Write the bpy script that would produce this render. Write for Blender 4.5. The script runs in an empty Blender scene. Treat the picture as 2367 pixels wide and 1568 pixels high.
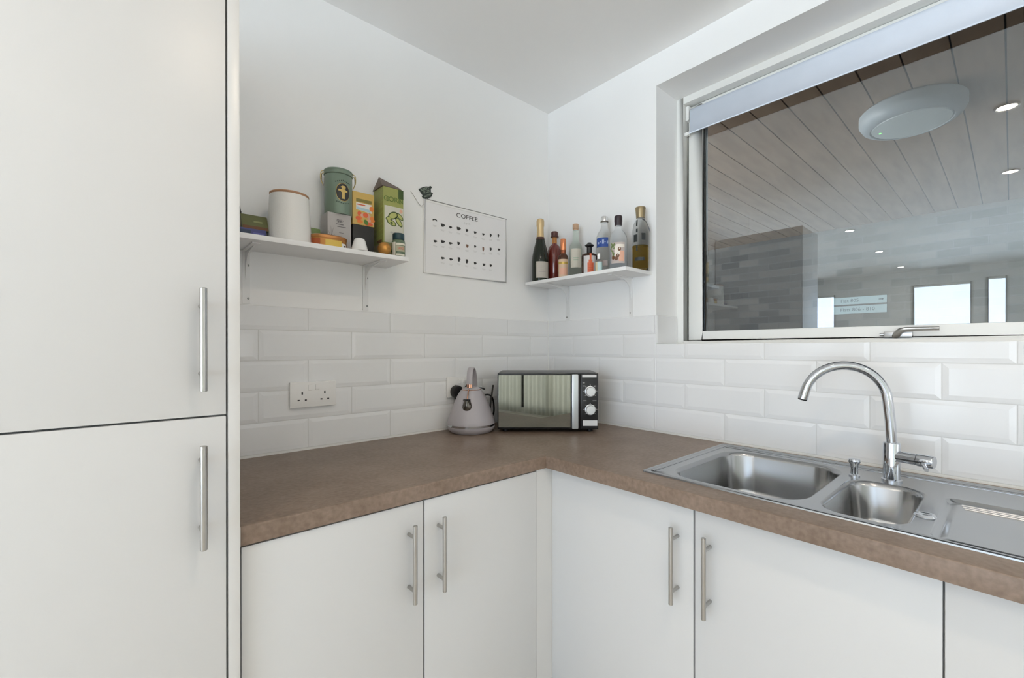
import bpy, bmesh, math, random
from mathutils import Vector, Matrix
random.seed(7)
PI = math.pi
SC = bpy.context.scene
COL = SC.collection

# ------------------------------------------------------------------ materials
MATS = {}
def _nt(name):
    m = bpy.data.materials.new(name); m.use_nodes = True
    nt = m.node_tree; b = nt.nodes['Principled BSDF']
    MATS[name] = m
    return m, nt, b
def pm(name, col, rough=.5, metal=0., coat=0., trans=0., ior=1.45, noise=0., nscale=40., bump=0., bscale=200., spec=.5, emit=None, estr=0.):
    """principled material with optional fine procedural colour variation and bump"""
    m, nt, b = _nt(name)
    b.inputs['Base Color'].default_value = (*col, 1)
    b.inputs['Roughness'].default_value = rough
    b.inputs['Metallic'].default_value = metal
    b.inputs['Coat Weight'].default_value = coat
    b.inputs['Coat Roughness'].default_value = .05
    b.inputs['Transmission Weight'].default_value = trans
    b.inputs['IOR'].default_value = ior
    b.inputs['Specular IOR Level'].default_value = spec
    if emit:
        b.inputs['Emission Color'].default_value = (*emit, 1)
        b.inputs['Emission Strength'].default_value = estr
    tc = nt.nodes.new('ShaderNodeTexCoord')
    if noise > 0:
        n = nt.nodes.new('ShaderNodeTexNoise'); n.inputs['Scale'].default_value = nscale; n.inputs['Detail'].default_value = 4
        r = nt.nodes.new('ShaderNodeMapRange'); r.inputs['To Min'].default_value = 1 - noise; r.inputs['To Max'].default_value = 1 + noise
        mx = nt.nodes.new('ShaderNodeVectorMath'); mx.operation = 'SCALE'; mx.inputs[0].default_value = col
        nt.links.new(tc.outputs['Object'], n.inputs['Vector']); nt.links.new(n.outputs['Fac'], r.inputs['Value'])
        nt.links.new(r.outputs['Result'], mx.inputs['Scale']); nt.links.new(mx.outputs[0], b.inputs['Base Color'])
    if bump > 0:
        n2 = nt.nodes.new('ShaderNodeTexNoise'); n2.inputs['Scale'].default_value = bscale
        bp = nt.nodes.new('ShaderNodeBump'); bp.inputs['Strength'].default_value = bump; bp.inputs['Distance'].default_value = .001
        nt.links.new(tc.outputs['Object'], n2.inputs['Vector']); nt.links.new(n2.outputs['Fac'], bp.inputs['Height']); nt.links.new(bp.outputs[0], b.inputs['Normal'])
    return m

paint = pm('wall_paint', (.88, .882, .880), .6, noise=.012, nscale=3, bump=.05, bscale=250)
ceilp = pm('ceiling_paint', (.90, .90, .90), .7, noise=.01, nscale=3)
tilem = pm('white_glazed_tile', (.82, .825, .83), .12, spec=.30, noise=.01, nscale=5)
grout = pm('white_grout', (.70, .70, .69), .8, noise=.05, nscale=90)
doorm = pm('white_satin_door', (.605, .61, .613), .36, noise=.008, nscale=2)
carc = pm('white_carcass', (.62, .62, .61), .45)
panelm = pm('white_end_panel', (.63, .63, .625), .3)
steelbar = pm('brushed_steel_bar', (.47, .46, .44), .28, metal=1, noise=.06, nscale=120)
chrome = pm('chrome', (.60, .62, .655), .05, metal=1)
whiteplastic = pm('white_plastic', (.82, .82, .80), .3)
socketm = pm('white_socket_plastic', (.83, .82, .80), .22)
black = pm('black_plastic', (.012, .012, .013), .35)
blackgloss = pm('black_gloss', (.01, .01, .011), .1)
framem = pm('white_window_frame', (.80, .80, .775), .35)
shelfm = pm('white_shelf_board', (.83, .83, .83), .35)
bracketm = pm('white_bracket_metal', (.80, .80, .795), .35)
screwm = pm('dull_screw', (.22, .22, .21), .4, metal=.8)
dark = pm('dark_slot', (.02, .02, .02), .7)
alu = pm('grey_aluminium', (.55, .55, .55), .3, metal=1)

def worktop_mat():
    m, nt, b = _nt('brown_stone_laminate')
    tc = nt.nodes.new('ShaderNodeTexCoord')
    n1 = nt.nodes.new('ShaderNodeTexNoise'); n1.inputs['Scale'].default_value = 7; n1.inputs['Detail'].default_value = 8; n1.inputs['Roughness'].default_value = .65
    n2 = nt.nodes.new('ShaderNodeTexNoise'); n2.inputs['Scale'].default_value = 90; n2.inputs['Detail'].default_value = 5
    mx = nt.nodes.new('ShaderNodeMix'); mx.data_type = 'FLOAT'; mx.inputs[0].default_value = .45
    cr = nt.nodes.new('ShaderNodeValToRGB')
    e = cr.color_ramp.elements
    e[0].position = .36; e[0].color = (.165, .116, .084, 1)
    e[1].position = .63; e[1].color = (.262, .196, .153, 1)
    nt.links.new(tc.outputs['Object'], n1.inputs['Vector']); nt.links.new(tc.outputs['Object'], n2.inputs['Vector'])
    nt.links.new(n1.outputs['Fac'], mx.inputs[2]); nt.links.new(n2.outputs['Fac'], mx.inputs[3])
    nt.links.new(mx.outputs[0], cr.inputs['Fac']); nt.links.new(cr.outputs['Color'], b.inputs['Base Color'])
    b.inputs['Roughness'].default_value = .38; b.inputs['Specular IOR Level'].default_value = .35
    bp = nt.nodes.new('ShaderNodeBump'); bp.inputs['Strength'].default_value = .12; bp.inputs['Distance'].default_value = .001
    nt.links.new(n2.outputs['Fac'], bp.inputs['Height']); nt.links.new(bp.outputs[0], b.inputs['Normal'])
    return m
worktopm = worktop_mat()

def steel_mat():
    m, nt, b = _nt('satin_stainless')
    b.inputs['Metallic'].default_value = 1; b.inputs['Base Color'].default_value = (.43, .44, .45, 1)
    tc = nt.nodes.new('ShaderNodeTexCoord')
    n = nt.nodes.new('ShaderNodeTexNoise'); n.inputs['Scale'].default_value = 6
    r = nt.nodes.new('ShaderNodeMapRange'); r.inputs['To Min'].default_value = .19; r.inputs['To Max'].default_value = .25
    nt.links.new(tc.outputs['Object'], n.inputs['Vector'])
    nt.links.new(n.outputs['Fac'], r.inputs['Value']); nt.links.new(r.outputs['Result'], b.inputs['Roughness'])
    return m
steel = steel_mat()

def plank_mat(name, c0, c1, scale=(1, 1, 1), rough=.6):
    m, nt, b = _nt(name)
    tc = nt.nodes.new('ShaderNodeTexCoord'); mp = nt.nodes.new('ShaderNodeMapping'); mp.inputs['Scale'].default_value = scale
    n = nt.nodes.new('ShaderNodeTexNoise'); n.inputs['Scale'].default_value = 6; n.inputs['Detail'].default_value = 6
    cr = nt.nodes.new('ShaderNodeValToRGB'); e = cr.color_ramp.elements
    e[0].position = .3; e[0].color = (*c0, 1); e[1].position = .7; e[1].color = (*c1, 1)
    nt.links.new(tc.outputs['Object'], mp.inputs['Vector']); nt.links.new(mp.outputs[0], n.inputs['Vector'])
    nt.links.new(n.outputs['Fac'], cr.inputs['Fac']); nt.links.new(cr.outputs['Color'], b.inputs['Base Color'])
    b.inputs['Roughness'].default_value = rough
    return m
soffitm = plank_mat('timber_soffit', (.25, .168, .110), (.35, .246, .168), (.5, 3, 3))
floorm = plank_mat('pale_oak_floor', (.60, .54, .46), (.70, .64, .56), (.6, 5, 1), .35)
lidwood = plank_mat('pale_wood', (.36, .19, .10), (.50, .28, .15), (3, 3, 30), .45)
brasswood = pm('antique_brass', (.33, .26, .15), .35, metal=.6)

def brick_mat():
    m, nt, b = _nt('grey_brick')
    tc = nt.nodes.new('ShaderNodeTexCoord'); sp = nt.nodes.new('ShaderNodeSeparateXYZ'); cb = nt.nodes.new('ShaderNodeCombineXYZ')
    nt.links.new(tc.outputs['Object'], sp.inputs[0]); nt.links.new(sp.outputs['Y'], cb.inputs['X']); nt.links.new(sp.outputs['Z'], cb.inputs['Y'])
    br = nt.nodes.new('ShaderNodeTexBrick')
    br.inputs['Color1'].default_value = (.120, .104, .088, 1); br.inputs['Color2'].default_value = (.035, .031, .028, 1); br.inputs['Mortar'].default_value = (.095, .090, .082, 1)
    br.inputs['Scale'].default_value = 1; br.inputs['Mortar Size'].default_value = .005; br.inputs['Brick Width'].default_value = .21; br.inputs['Row Height'].default_value = .072
    br.inputs['Bias'].default_value = -.1
    nt.links.new(cb.outputs[0], br.inputs['Vector']); nt.links.new(br.outputs['Color'], b.inputs['Base Color'])
    bp = nt.nodes.new('ShaderNodeBump'); bp.inputs['Strength'].default_value = .5; bp.inputs['Distance'].default_value = .004; bp.invert = True
    nt.links.new(br.outputs['Fac'], bp.inputs['Height']); nt.links.new(bp.outputs[0], b.inputs['Normal'])
    b.inputs['Roughness'].default_value = .9
    return m
brickm = brick_mat()

def coated_glass(name, refl, tint=(.93, .95, .96), gcol=(.86, .94, 1.0)):
    """solar-control window glass: part mirror, part clear"""
    m, nt, b = _nt(name)
    nt.nodes.remove(b); out = nt.nodes['Material Output']
    tr = nt.nodes.new('ShaderNodeBsdfTransparent'); tr.inputs['Color'].default_value = (*tint, 1)
    gl = nt.nodes.new('ShaderNodeBsdfGlossy'); gl.inputs['Color'].default_value = (*gcol, 1); gl.inputs['Roughness'].default_value = 0.0
    fr = nt.nodes.new('ShaderNodeFresnel'); fr.inputs['IOR'].default_value = 1.5
    ad = nt.nodes.new('ShaderNodeMath'); ad.operation = 'ADD'; ad.inputs[1].default_value = refl; ad.use_clamp = True
    mx = nt.nodes.new('ShaderNodeMixShader')
    nt.links.new(fr.outputs[0], ad.inputs[0]); nt.links.new(ad.outputs[0], mx.inputs[0])
    nt.links.new(tr.outputs[0], mx.inputs[1]); nt.links.new(gl.outputs[0], mx.inputs[2]); nt.links.new(mx.outputs[0], out.inputs['Surface'])
    return m
paneglass = coated_glass('coated_window_glass', .095)
clearpane = coated_glass('clear_window_glass', .0, (.98, .98, .98), (1, 1, 1))

# ------------------------------------------------------------------ mesh helpers
def root_of(o):
    while o.parent: o = o.parent
    return o
def ob(name, bm, mats, parent=None, local=False, smooth=35, bevel=0., bseg=2, label=None):
    """link a bmesh (world coordinates unless local) as one object"""
    if bevel > 0:
        bmesh.ops.remove_doubles(bm, verts=bm.verts, dist=1e-6)
        es = [e for e in bm.edges if len(e.link_faces) == 2 and e.calc_face_angle(0) > .5]
        bmesh.ops.bevel(bm, geom=es, offset=bevel, segments=bseg, affect='EDGES', profile=.6, clamp_overlap=True)
    bmesh.ops.recalc_face_normals(bm, faces=bm.faces)
    if parent and not local:
        off = root_of(parent).location
        bmesh.ops.translate(bm, verts=bm.verts, vec=-off)
    me = bpy.data.meshes.new(name); bm.to_mesh(me); bm.free()
    for m in (mats if isinstance(mats, (list, tuple)) else [mats]): me.materials.append(m)
    if smooth:
        me.shade_smooth()
        me.set_sharp_from_angle(angle=math.radians(smooth))
    o = bpy.data.objects.new(name, me); COL.objects.link(o)
    if parent: o.parent = parent
    if label: o['label'] = label
    return o
def tag(o, label, cat, group=None):
    o['label'] = label; o['category'] = cat
    if group: o['group'] = group
    return o
def thing(name, label, cat, loc, rz=0., group=None):
    o = bpy.data.objects.new(name, None); COL.objects.link(o)
    o.empty_display_size = .05; o.location = Vector(loc); o.rotation_euler = (0, 0, rz)
    return tag(o, label, cat, group)
def struct(o):
    o['kind'] = 'structure'; return o
def BM(): return bmesh.new()
def box(bm, x0, x1, y0, y1, z0, z1, mi=0):
    v = [bm.verts.new((x, y, z)) for z in (z0, z1) for y in (y0, y1) for x in (x0, x1)]
    for f in ((0, 1, 3, 2), (4, 6, 7, 5), (0, 4, 5, 1), (2, 3, 7, 6), (0, 2, 6, 4), (1, 5, 7, 3)):
        bm.faces.new([v[i] for i in f]).material_index = mi
    return bm
def bx(*a): return box(BM(), *a)
def lathe(bm, prof, c=(0, 0, 0), n=40, mi=0, axis=None):
    """revolve (r, z) profile round the z axis through c (or along axis)"""
    M = Matrix.Identity(3)
    if axis is not None: M = Vector((0, 0, 1)).rotation_difference(Vector(axis)).to_matrix()
    c = Vector(c); rings = []
    for r, z in prof:
        if r < 1e-6: rings.append([bm.verts.new(c + M @ Vector((0, 0, z)))])
        else: rings.append([bm.verts.new(c + M @ Vector((r*math.cos(2*PI*i/n), r*math.sin(2*PI*i/n), z))) for i in range(n)])
    for a, b in zip(rings, rings[1:]):
        for i in range(n):
            j = (i+1) % n
            vs = [a[i % len(a)], a[j % len(a)], b[j % len(b)], b[i % len(b)]]
            vs = [v for k, v in enumerate(vs) if v not in vs[:k]]
            if len(vs) > 2: bm.faces.new(vs).material_index = mi
    for ring, rev in ((rings[0], True), (rings[-1], False)):
        if len(ring) > 1: bm.faces.new(ring[::-1] if rev else ring).material_index = mi
    return bm
def lt(prof, c=(0, 0, 0), n=40, axis=None): return lathe(BM(), prof, c, n, 0, axis)
def spline(pts, per=8):
    """Catmull-Rom through points"""
    P = [Vector(p) for p in pts]; P = [2*P[0]-P[1]] + P + [2*P[-1]-P[-2]]; out = []
    for i in range(1, len(P)-2):
        for k in range(per):
            t = k/per; a, b, c, d = P[i-1], P[i], P[i+1], P[i+2]
            out.append(.5*((2*b)+(c-a)*t+(2*a-5*b+4*c-d)*t*t+(3*b-a-3*c+d)*t**3))
    out.append(P[-2]); return out
def tube(bm, pts, r, n=12, mi=0, sx=1., up=None):
    """sweep a circle (or ellipse: sx wide) along a polyline"""
    pts = [Vector(p) for p in pts]; rs = r if isinstance(r, (list, tuple)) else [r]*len(pts)
    rings = []; nrm = None
    for i, p in enumerate(pts):
        t = (pts[min(i+1, len(pts)-1)] - pts[max(i-1, 0)]).normalized()
        if nrm is None:
            u = Vector(up) if up else (Vector((0, 0, 1)) if abs(t.z) < .9 else Vector((1, 0, 0)))
            nrm = (u - t*u.dot(t)).normalized()
        else: nrm = (nrm - t*nrm.dot(t)).normalized()
        b = t.cross(nrm)
        rings.append([bm.verts.new(p + rs[i]*(nrm*math.cos(2*PI*k/n) + b*sx*math.sin(2*PI*k/n))) for k in range(n)])
    for a, b in zip(rings, rings[1:]):
        for k in range(n): bm.faces.new([a[k], a[(k+1) % n], b[(k+1) % n], b[k]]).material_index = mi
    bm.faces.new(rings[0][::-1]).material_index = mi; bm.faces.new(rings[-1]).material_index = mi
    return bm
def rr(x0, x1, y0, y1, r, n=8):
    """rounded rectangle outline, counter-clockwise"""
    out = []
    for cx, cy, a in ((x1-r, y1-r, 0), (x0+r, y1-r, 90), (x0+r, y0+r, 180), (x1-r, y0+r, 270)):
        for k in range(n+1):
            t = math.radians(a + 90*k/n); out.append((cx+r*math.cos(t), cy+r*math.sin(t)))
    return out
def loft(bm, rings, close_last=True, close_first=False, mi=0):
    R = [[bm.verts.new(p) for p in ring] for ring in rings]; n = len(R[0])
    for a, b in zip(R, R[1:]):
        for k in range(n): bm.faces.new([a[k], a[(k+1) % n], b[(k+1) % n], b[k]]).material_index = mi
    if close_last: bm.faces.new(R[-1]).material_index = mi
    if close_first: bm.faces.new(R[0][::-1]).material_index = mi
    return bm
def fill(bm, loops, z, mi=0):
    """flat triangulated sheet with holes"""
    es = []
    for lp in loops:
        vs = [bm.verts.new((x, y, z)) for x, y in lp]
        es += [bm.edges.new((vs[i], vs[(i+1) % len(vs)])) for i in range(len(vs))]
    r = bmesh.ops.triangle_fill(bm, use_beauty=True, use_dissolve=False, edges=es)
    for g in r['geom']:
        if isinstance(g, bmesh.types.BMFace): g.material_index = mi
    return bm
def prism(bm, poly, f, d0, d1, mi=0):
    """extrude a 2D outline: f(u, v, d) -> point"""
    a = [bm.verts.new(f(u, v, d0)) for u, v in poly]; b = [bm.verts.new(f(u, v, d1)) for u, v in poly]
    n = len(poly)
    for k in range(n): bm.faces.new([a[k], a[(k+1) % n], b[(k+1) % n], b[k]]).material_index = mi
    bm.faces.new(a[::-1]).material_index = mi; bm.faces.new(b).material_index = mi
    return bm

# printed marks: 2D shapes laid on a surface; surf(u, v, h) -> point
def plane(o, U, V):
    o, U, V = Vector(o), Vector(U).normalized(), Vector(V).normalized(); N = U.cross(V)
    return lambda u, v, h: o + U*u + V*v + N*h
def cyl(c, r, ang):
    """wrap round a vertical cylinder; u = arc length (to the right as seen from outside), v = height"""
    c = Vector(c); rf = r if callable(r) else (lambda z: r)
    def f(u, v, h):
        R = rf(v); a = ang + u/R
        return c + Vector(((R+h)*math.cos(a), (R+h)*math.sin(a), v))
    return f
def d_poly(bm, surf, pts, h=.0004, mi=0):
    bm.faces.new([bm.verts.new(surf(u, v, h)) for u, v in pts]).material_index = mi
def d_rect(bm, surf, u0, u1, v0, v1, h=.0004, mi=0, n=1, m=1):
    g = [[bm.verts.new(surf(u0+(u1-u0)*i/n, v0+(v1-v0)*j/m, h)) for j in range(m+1)] for i in range(n+1)]
    for i in range(n):
        for j in range(m): bm.faces.new([g[i][j], g[i+1][j], g[i+1][j+1], g[i][j+1]]).material_index = mi
def d_ell(bm, surf, cu, cv, ru, rv, h=.0004, mi=0, n=20, rot=0.):
    d_poly(bm, surf, [(cu+ru*math.cos(t)*math.cos(rot)-rv*math.sin(t)*math.sin(rot), cv+ru*math.cos(t)*math.sin(rot)+rv*math.sin(t)*math.cos(rot)) for t in [2*PI*k/n for k in range(n)]], h, mi)
_txt = {}
def d_text(bm, surf, s, cu, cv, size, h=.0006, mi=0, sx=1.):
    """lettering centred at (cu, cv), cap height about size"""
    if s not in _txt:
        cu_ = bpy.data.curves.new('t', 'FONT'); cu_.body = s; cu_.align_x = 'CENTER'; cu_.align_y = 'CENTER'; cu_.resolution_u = 3
        o = bpy.data.objects.new('t', cu_); COL.objects.link(o)
        me = bpy.data.meshes.new_from_object(o.evaluated_get(bpy.context.evaluated_depsgraph_get()))
        _txt[s] = ([tuple(v.co[:2]) for v in me.vertices], [tuple(p.vertices) for p in me.polygons])
        bpy.data.objects.remove(o); bpy.data.curves.remove(cu_); bpy.data.meshes.remove(me)
    vs, fs = _txt[s]; k = size/.7
    V = [bm.verts.new(surf(cu+x*k*sx, cv+y*k, h)) for x, y in vs]
    for f in fs:
        try: bm.faces.new([V[i] for i in f]).material_index = mi
        except ValueError: pass
def ink(name, col, rough=.5, metal=0.): return MATS.get(name) or pm(name, col, rough, metal)

# ------------------------------------------------------------------ camera (solved from the photograph's lines)
CAM = Vector((-1.5758142, -1.5964698, 1.2384884)); YAW, PIT, ROL, FPX, SX, SY = .8258828, -.00185242, -.00027476, 1019.19459, 49.2505, 22.9162
fw = Vector((math.cos(YAW)*math.cos(PIT), math.sin(YAW)*math.cos(PIT), math.sin(PIT)))
rt = Vector((math.sin(YAW), -math.cos(YAW), 0)); up = rt.cross(fw)
r2 = math.cos(ROL)*rt + math.sin(ROL)*up; u2 = math.cos(ROL)*up - math.sin(ROL)*rt
cd = bpy.data.cameras.new('camera'); cam = bpy.data.objects.new('camera', cd); COL.objects.link(cam)
cam.matrix_world = Matrix(((r2.x, u2.x, -fw.x, CAM.x), (r2.y, u2.y, -fw.y, CAM.y), (r2.z, u2.z, -fw.z, CAM.z), (0, 0, 0, 1)))
cd.sensor_fit = 'HORIZONTAL'; cd.sensor_width = 36; cd.lens = FPX*36/2367; cd.shift_x = -SX/2367; cd.shift_y = SY/2367
cd.clip_start = .02
SC.camera = cam
def facing(x, y): return math.atan2(CAM.y-y, CAM.x-x)

# ------------------------------------------------------------------ room shell
ZC = 2.428
struct(ob('floor', bx(-7.1, .3, -5.1, 1.6, -.1, 0), floorm))
struct(ob('ceiling', bx(-7.1, .3, -5.1, 1.6, ZC, ZC+.1), ceilp))
wl = struct(ob('wall_left', bx(-2.1, .3, 0, .12, 0, ZC), paint))
def wall_x(name, x0, x1, y0, y1, holes):
    """wall slab across y with rectangular openings (y0, y1, z0, z1)"""
    bm = BM(); ys = sorted({y0, y1} | {v for h in holes for v in h[:2]})
    for a, b in zip(ys, ys[1:]):
        hs = [h for h in holes if h[0] <= a+1e-6 and h[1] >= b-1e-6]
        z = 0
        for h in sorted(hs, key=lambda h: h[2]):
            if h[2] > z: box(bm, x0, x1, a, b, z, h[2])
            z = h[3]
        if z < ZC: box(bm, x0, x1, a, b, z, ZC)
    bmesh.ops.remove_doubles(bm, verts=bm.verts, dist=1e-5)
    return bm
def wall_y(bm):
    for v in bm.verts: v.co.x, v.co.y = v.co.y, v.co.x
    return bm
WY0, WY1, WZ0, WZ1 = -2.30, -.622, 1.256, 2.300
wr = struct(ob('wall_right', wall_x('', 0, .3, -5.1, 0, [(WY0, WY1, WZ0, WZ1)]), paint, smooth=0))
FARW = [(.46, .86, .9, 2.16), (-1.225, -.53, .05, 2.215), (-1.575, -1.34, .05, 2.255), (-4.85, -1.72, .05, 2.30)]
struct(ob('wall_far', wall_x('', -7.1, -7, -5.1, 1.6, FARW), paint, smooth=0))
BACKW = [(-5.9, -2.75, .05, 2.25), (-2.25, -1.70, .05, 2.25), (-1.00, -.25, 1.02, 1.56)]  # narrow middle opening is unseen, added to let in more light
SIDEW = [(-6.6, -2.6, .05, 2.25)]  # unseen glazing added to bounce daylight onto ceiling and walls
struct(ob('wall_back', wall_y(wall_x('', -5.1, -5, -7.1, .3, BACKW)), paint, smooth=0))
struct(ob('wall_return', bx(-2.1, -2.0, .12, 1.6, 0, ZC), paint))
struct(ob('wall_side', wall_y(wall_x('', 1.5, 1.6, -7.1, -2.1, SIDEW)), paint, smooth=0))

# bevelled wall tiles (metro bond), one raised, chamfered body per tile
def tiles(name, parent, surf, u0, u1, rows, pitch, clip):
    bm = BM(); G, BV, H = .0012, .0125, .0034
    box_pts = []
    for z0, z1, off in rows:
        k0 = int(math.floor((u0-off)/pitch))-1
        for k in range(k0, k0+40):
            a, b = off+k*pitch, off+(k+1)*pitch
            for (ca, cb, cz0, cz1) in clip:
                x0, x1, y0, y1 = max(a, ca), min(b, cb), max(z0, cz0), min(z1, cz1)
                if x1-x0 < .006 or y1-y0 < .006: continue
                ins = [BV if x0 == a else .0015, BV if x1 == b else .0015, BV if y0 == z0 else .0015, BV if y1 == z1 else .0015]
                x0 += G; x1 -= G; y0 += G; y1 -= G
                if x1-x0 < .03: ins[0] = min(ins[0], (x1-x0)*.3); ins[1] = min(ins[1], (x1-x0)*.3)
                if y1-y0 < .03: ins[2] = min(ins[2], (y1-y0)*.3); ins[3] = min(ins[3], (y1-y0)*.3)
                # every tile is laid very slightly out of true
                tx, ty = random.uniform(-.0003, .0003), random.uniform(-.0003, .0003)
                lo = [bm.verts.new(surf(u, v, h)) for h in (0,) for u, v in ((x0, y0), (x1, y0), (x1, y1), (x0, y1))]
                md = [bm.verts.new(surf(u, v, .002)) for u, v in ((x0, y0), (x1, y0), (x1, y1), (x0, y1))]
                c = ((x0+ins[0], y0+ins[2], -tx-ty), (x1-ins[1], y0+ins[2], tx-ty), (x1-ins[1], y1-ins[3], tx+ty), (x0+ins[0], y1-ins[3], -tx+ty))
                hi = [bm.verts.new(surf(u, v, H+d)) for u, v, d in c]
                for A, B in ((lo, md), (md, hi)):
                    for i in range(4): bm.faces.new([A[i], A[(i+1) % 4], B[(i+1) % 4], B[i]])
                bm.faces.new(hi)
    for (ca, cb, cz0, cz1) in clip:
        d_rect(bm, surf, ca, cb, cz0, cz1, .0012, 1)
    return ob(name, bm, [tilem, grout], parent, smooth=0)
RZ = [.9068, 1.0042, 1.1016, 1.199, 1.2964, 1.3720]
rowsA = [(RZ[4], 1.3938, -1.1300), (RZ[3], RZ[4], -1.2735), (RZ[2], RZ[3], -1.1300), (RZ[1], RZ[2], -1.2735), (RZ[0], RZ[1], -1.1300)]
XL = -1.4195
tiles('tiles', wl, lambda u, v, h: Vector((u, -h, v)), XL, 0, rowsA, .2872, [(XL, -.004, .9, 1.372)])
rowsB = [(RZ[4], 1.3938, -.3275+.286), (RZ[3], RZ[4], -.1750+.286), (RZ[2], RZ[3], -.3275+.286), (RZ[1], RZ[2], -.1750+.286), (RZ[0], RZ[1], -.3275+.286)]
tiles('tiles', wr, lambda u, v, h: Vector((-h, u, v)), -2.7, 0, rowsB, .2862, [(WY1, -.004, .9, 1.372), (-2.7, WY1, .9, WZ0)])
tiles('reveal_tiles', wr, lambda u, v, h: Vector((u, WY1-h, v)), 0, .16, [(RZ[3]+.02, 1.3938, -.05)], .2872, [(.0, .158, WZ0, 1.372)])
bm = BM(); box(bm, -.007, -.0005, -.007, -.0005, .9, 1.374); ob('corner_sealant', bm, whiteplastic, wl, smooth=0)

# ------------------------------------------------------------------ kitchen window
w1 = struct(thing('window_1', 'x', 'window', (.2, -1.4, WZ0)))
for k in ('label', 'category'): del w1[k]
def ring_x(bm, x0, x1, ya, yb, za, zb, wl_, wr_, wb, wt):
    """rectangular frame in the y-z plane from x0 to x1"""
    box(bm, x0, x1, ya, ya+wl_, za, zb); box(bm, x0, x1, yb-wr_, yb, za, zb)
    box(bm, x0, x1, ya+wl_, yb-wr_, za, za+wb); box(bm, x0, x1, ya+wl_, yb-wr_, zb-wt, zb)
    return bm
ob('window_frame', ring_x(BM(), .16, .24, WY0, WY1, WZ0, WZ1, .03, .03, .012, .028), framem, w1, bevel=.0015)
ob('sash', ring_x(BM(), .198, .250, WY0+.032, WY1-.034, 1.2715, 2.268, .060, .060, .038, .06), framem, w1, bevel=.003)
ob('glass_pane', bx(.215, .2155, WY0+.086, WY1-.088, 1.305, 2.214), paneglass, w1, smooth=0)
ob('glass_seal', ring_x(BM(), .2125, .2215, WY0+.088, WY1-.090, 1.3045, 2.212, .0055, .0055, .004, .004), black, w1, smooth=0)
hd = ob('handle', bx(.183, .1975, -1.392, -1.322, 1.272, 1.290), alu, w1, bevel=.003)
tube(bm := BM(), [(.19, -1.332, 1.281), (.19, -1.318, 1.281), (.19, -1.312, 1.281)], .0045, 10); ob('latch_pin', bm, alu, hd)
bm = BM(); tube(bm, [(.186, -1.352, 1.276), (.172, -1.358, 1.283), (.166, -1.366, 1.292), (.165, -1.378, 1.2955), (.165, -1.40, 1.2960), (.165, -1.4545, 1.2955)], [.008, .0085, .0075, .0062, .0055, .0055], 12, sx=1.25)
ob('lever', bm, steelbar, hd)

# ------------------------------------------------------------------ outside the window: covered walkway
struct(ob('floor_outside', bx(.3, 3.75, -6, 3, -.15, 0), pm('walkway_concrete', (.35, .35, .34), .9, noise=.1, nscale=8)))
bm = BM()
y = -6.0 + .055
while y < 3: box(bm, .3, 3.75, y+.003, y+.1425, 2.42, 2.44); y += .1455
box(bm, .3, 3.75, -6, 3, 2.432, 2.5, 1)
struct(ob('soffit', bm, [soffitm, dark], smooth=0))
struct(ob('wall_outside', bx(3.6, 3.75, -6, 3, 0, 2.42), brickm))
struct(ob('wall_outside', wall_y(bx(3.0, 3.1, .3, 3.6, 0, 1.85)), brickm))  # unseen end wall, raised to cut the daylight in the walkway
struct(ob('wall_outside', wall_y(bx(-6.1, -6.0, .3, 3.6, 0, 2.42)), brickm))  # unseen end wall, added to keep daylight out of the walkway
lampb = thing('bulkhead_lamp', 'round grey bulkhead lamp with green light on the timber soffit outside the window', 'lamp', (1.25, -1.26, 2.33))
lgrey = pm('grey_lamp_body', (.38, .42, .44), .35); ldiff = pm('grey_lamp_diffuser', (.62, .68, .68), .4)
ob('lamp_body', lt([(0, .09), (.195, .09), (.205, .08), (.205, .045), (.19, .018), (.172, .006), (.160, .004), (.156, .010), (0, .010)], (1.25, -1.26, 2.33), 64), lgrey, lampb)
ob('diffuser', lt([(0, .012), (.154, .012), (.150, .004), (.12, 0), (0, -.002)], (1.25, -1.26, 2.33), 64), ldiff, lampb)
ob('indicator_light', lt([(0, .002), (.006, .001), (.005, -.004), (0, -.005)], (1.245, -1.142, 2.333), 12), pm('green_led', (.1, .6, .1), .4, emit=(.15, 1, .12), estr=3), lampb)
sg = thing('direction_sign', 'pale teal sign with flat numbers on the brick wall outside the window', 'sign', (3.592, -.6, 1.56))
signm = pm('pale_teal_sign', (.36, .47, .47), .4); signtx = ink('dark_sign_letters', (.05, .07, .08))
sf = plane((3.590, -.38, 1.56), (0, -1, 0), (0, 0, 1))
for nm, z0, z1, tx, cu in (('sign_strip', .102, .172, 'Flat 805', .15), ('sign_strip', .012, .086, 'Flats 806 - 810', .21)):
    p = ob(nm, bx(3.590, 3.6, -.815, -.38, 1.56+z0, 1.56+z1), signm, sg)
    bm = BM(); d_text(bm, sf, tx, cu, (z0+z1)/2, .032, .0008)
    if z0 > .1:
        bm_, bm = bm, BM(); d_poly(bm, sf, [(.375, .133), (.398, .133), (.398, .125), (.414, .137), (.398, .149), (.398, .141), (.375, .141)], .0008); ob('arrow', bm, signtx, p, smooth=0); bm = bm_
    ob('lettering', bm, signtx, p, smooth=0)

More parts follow.
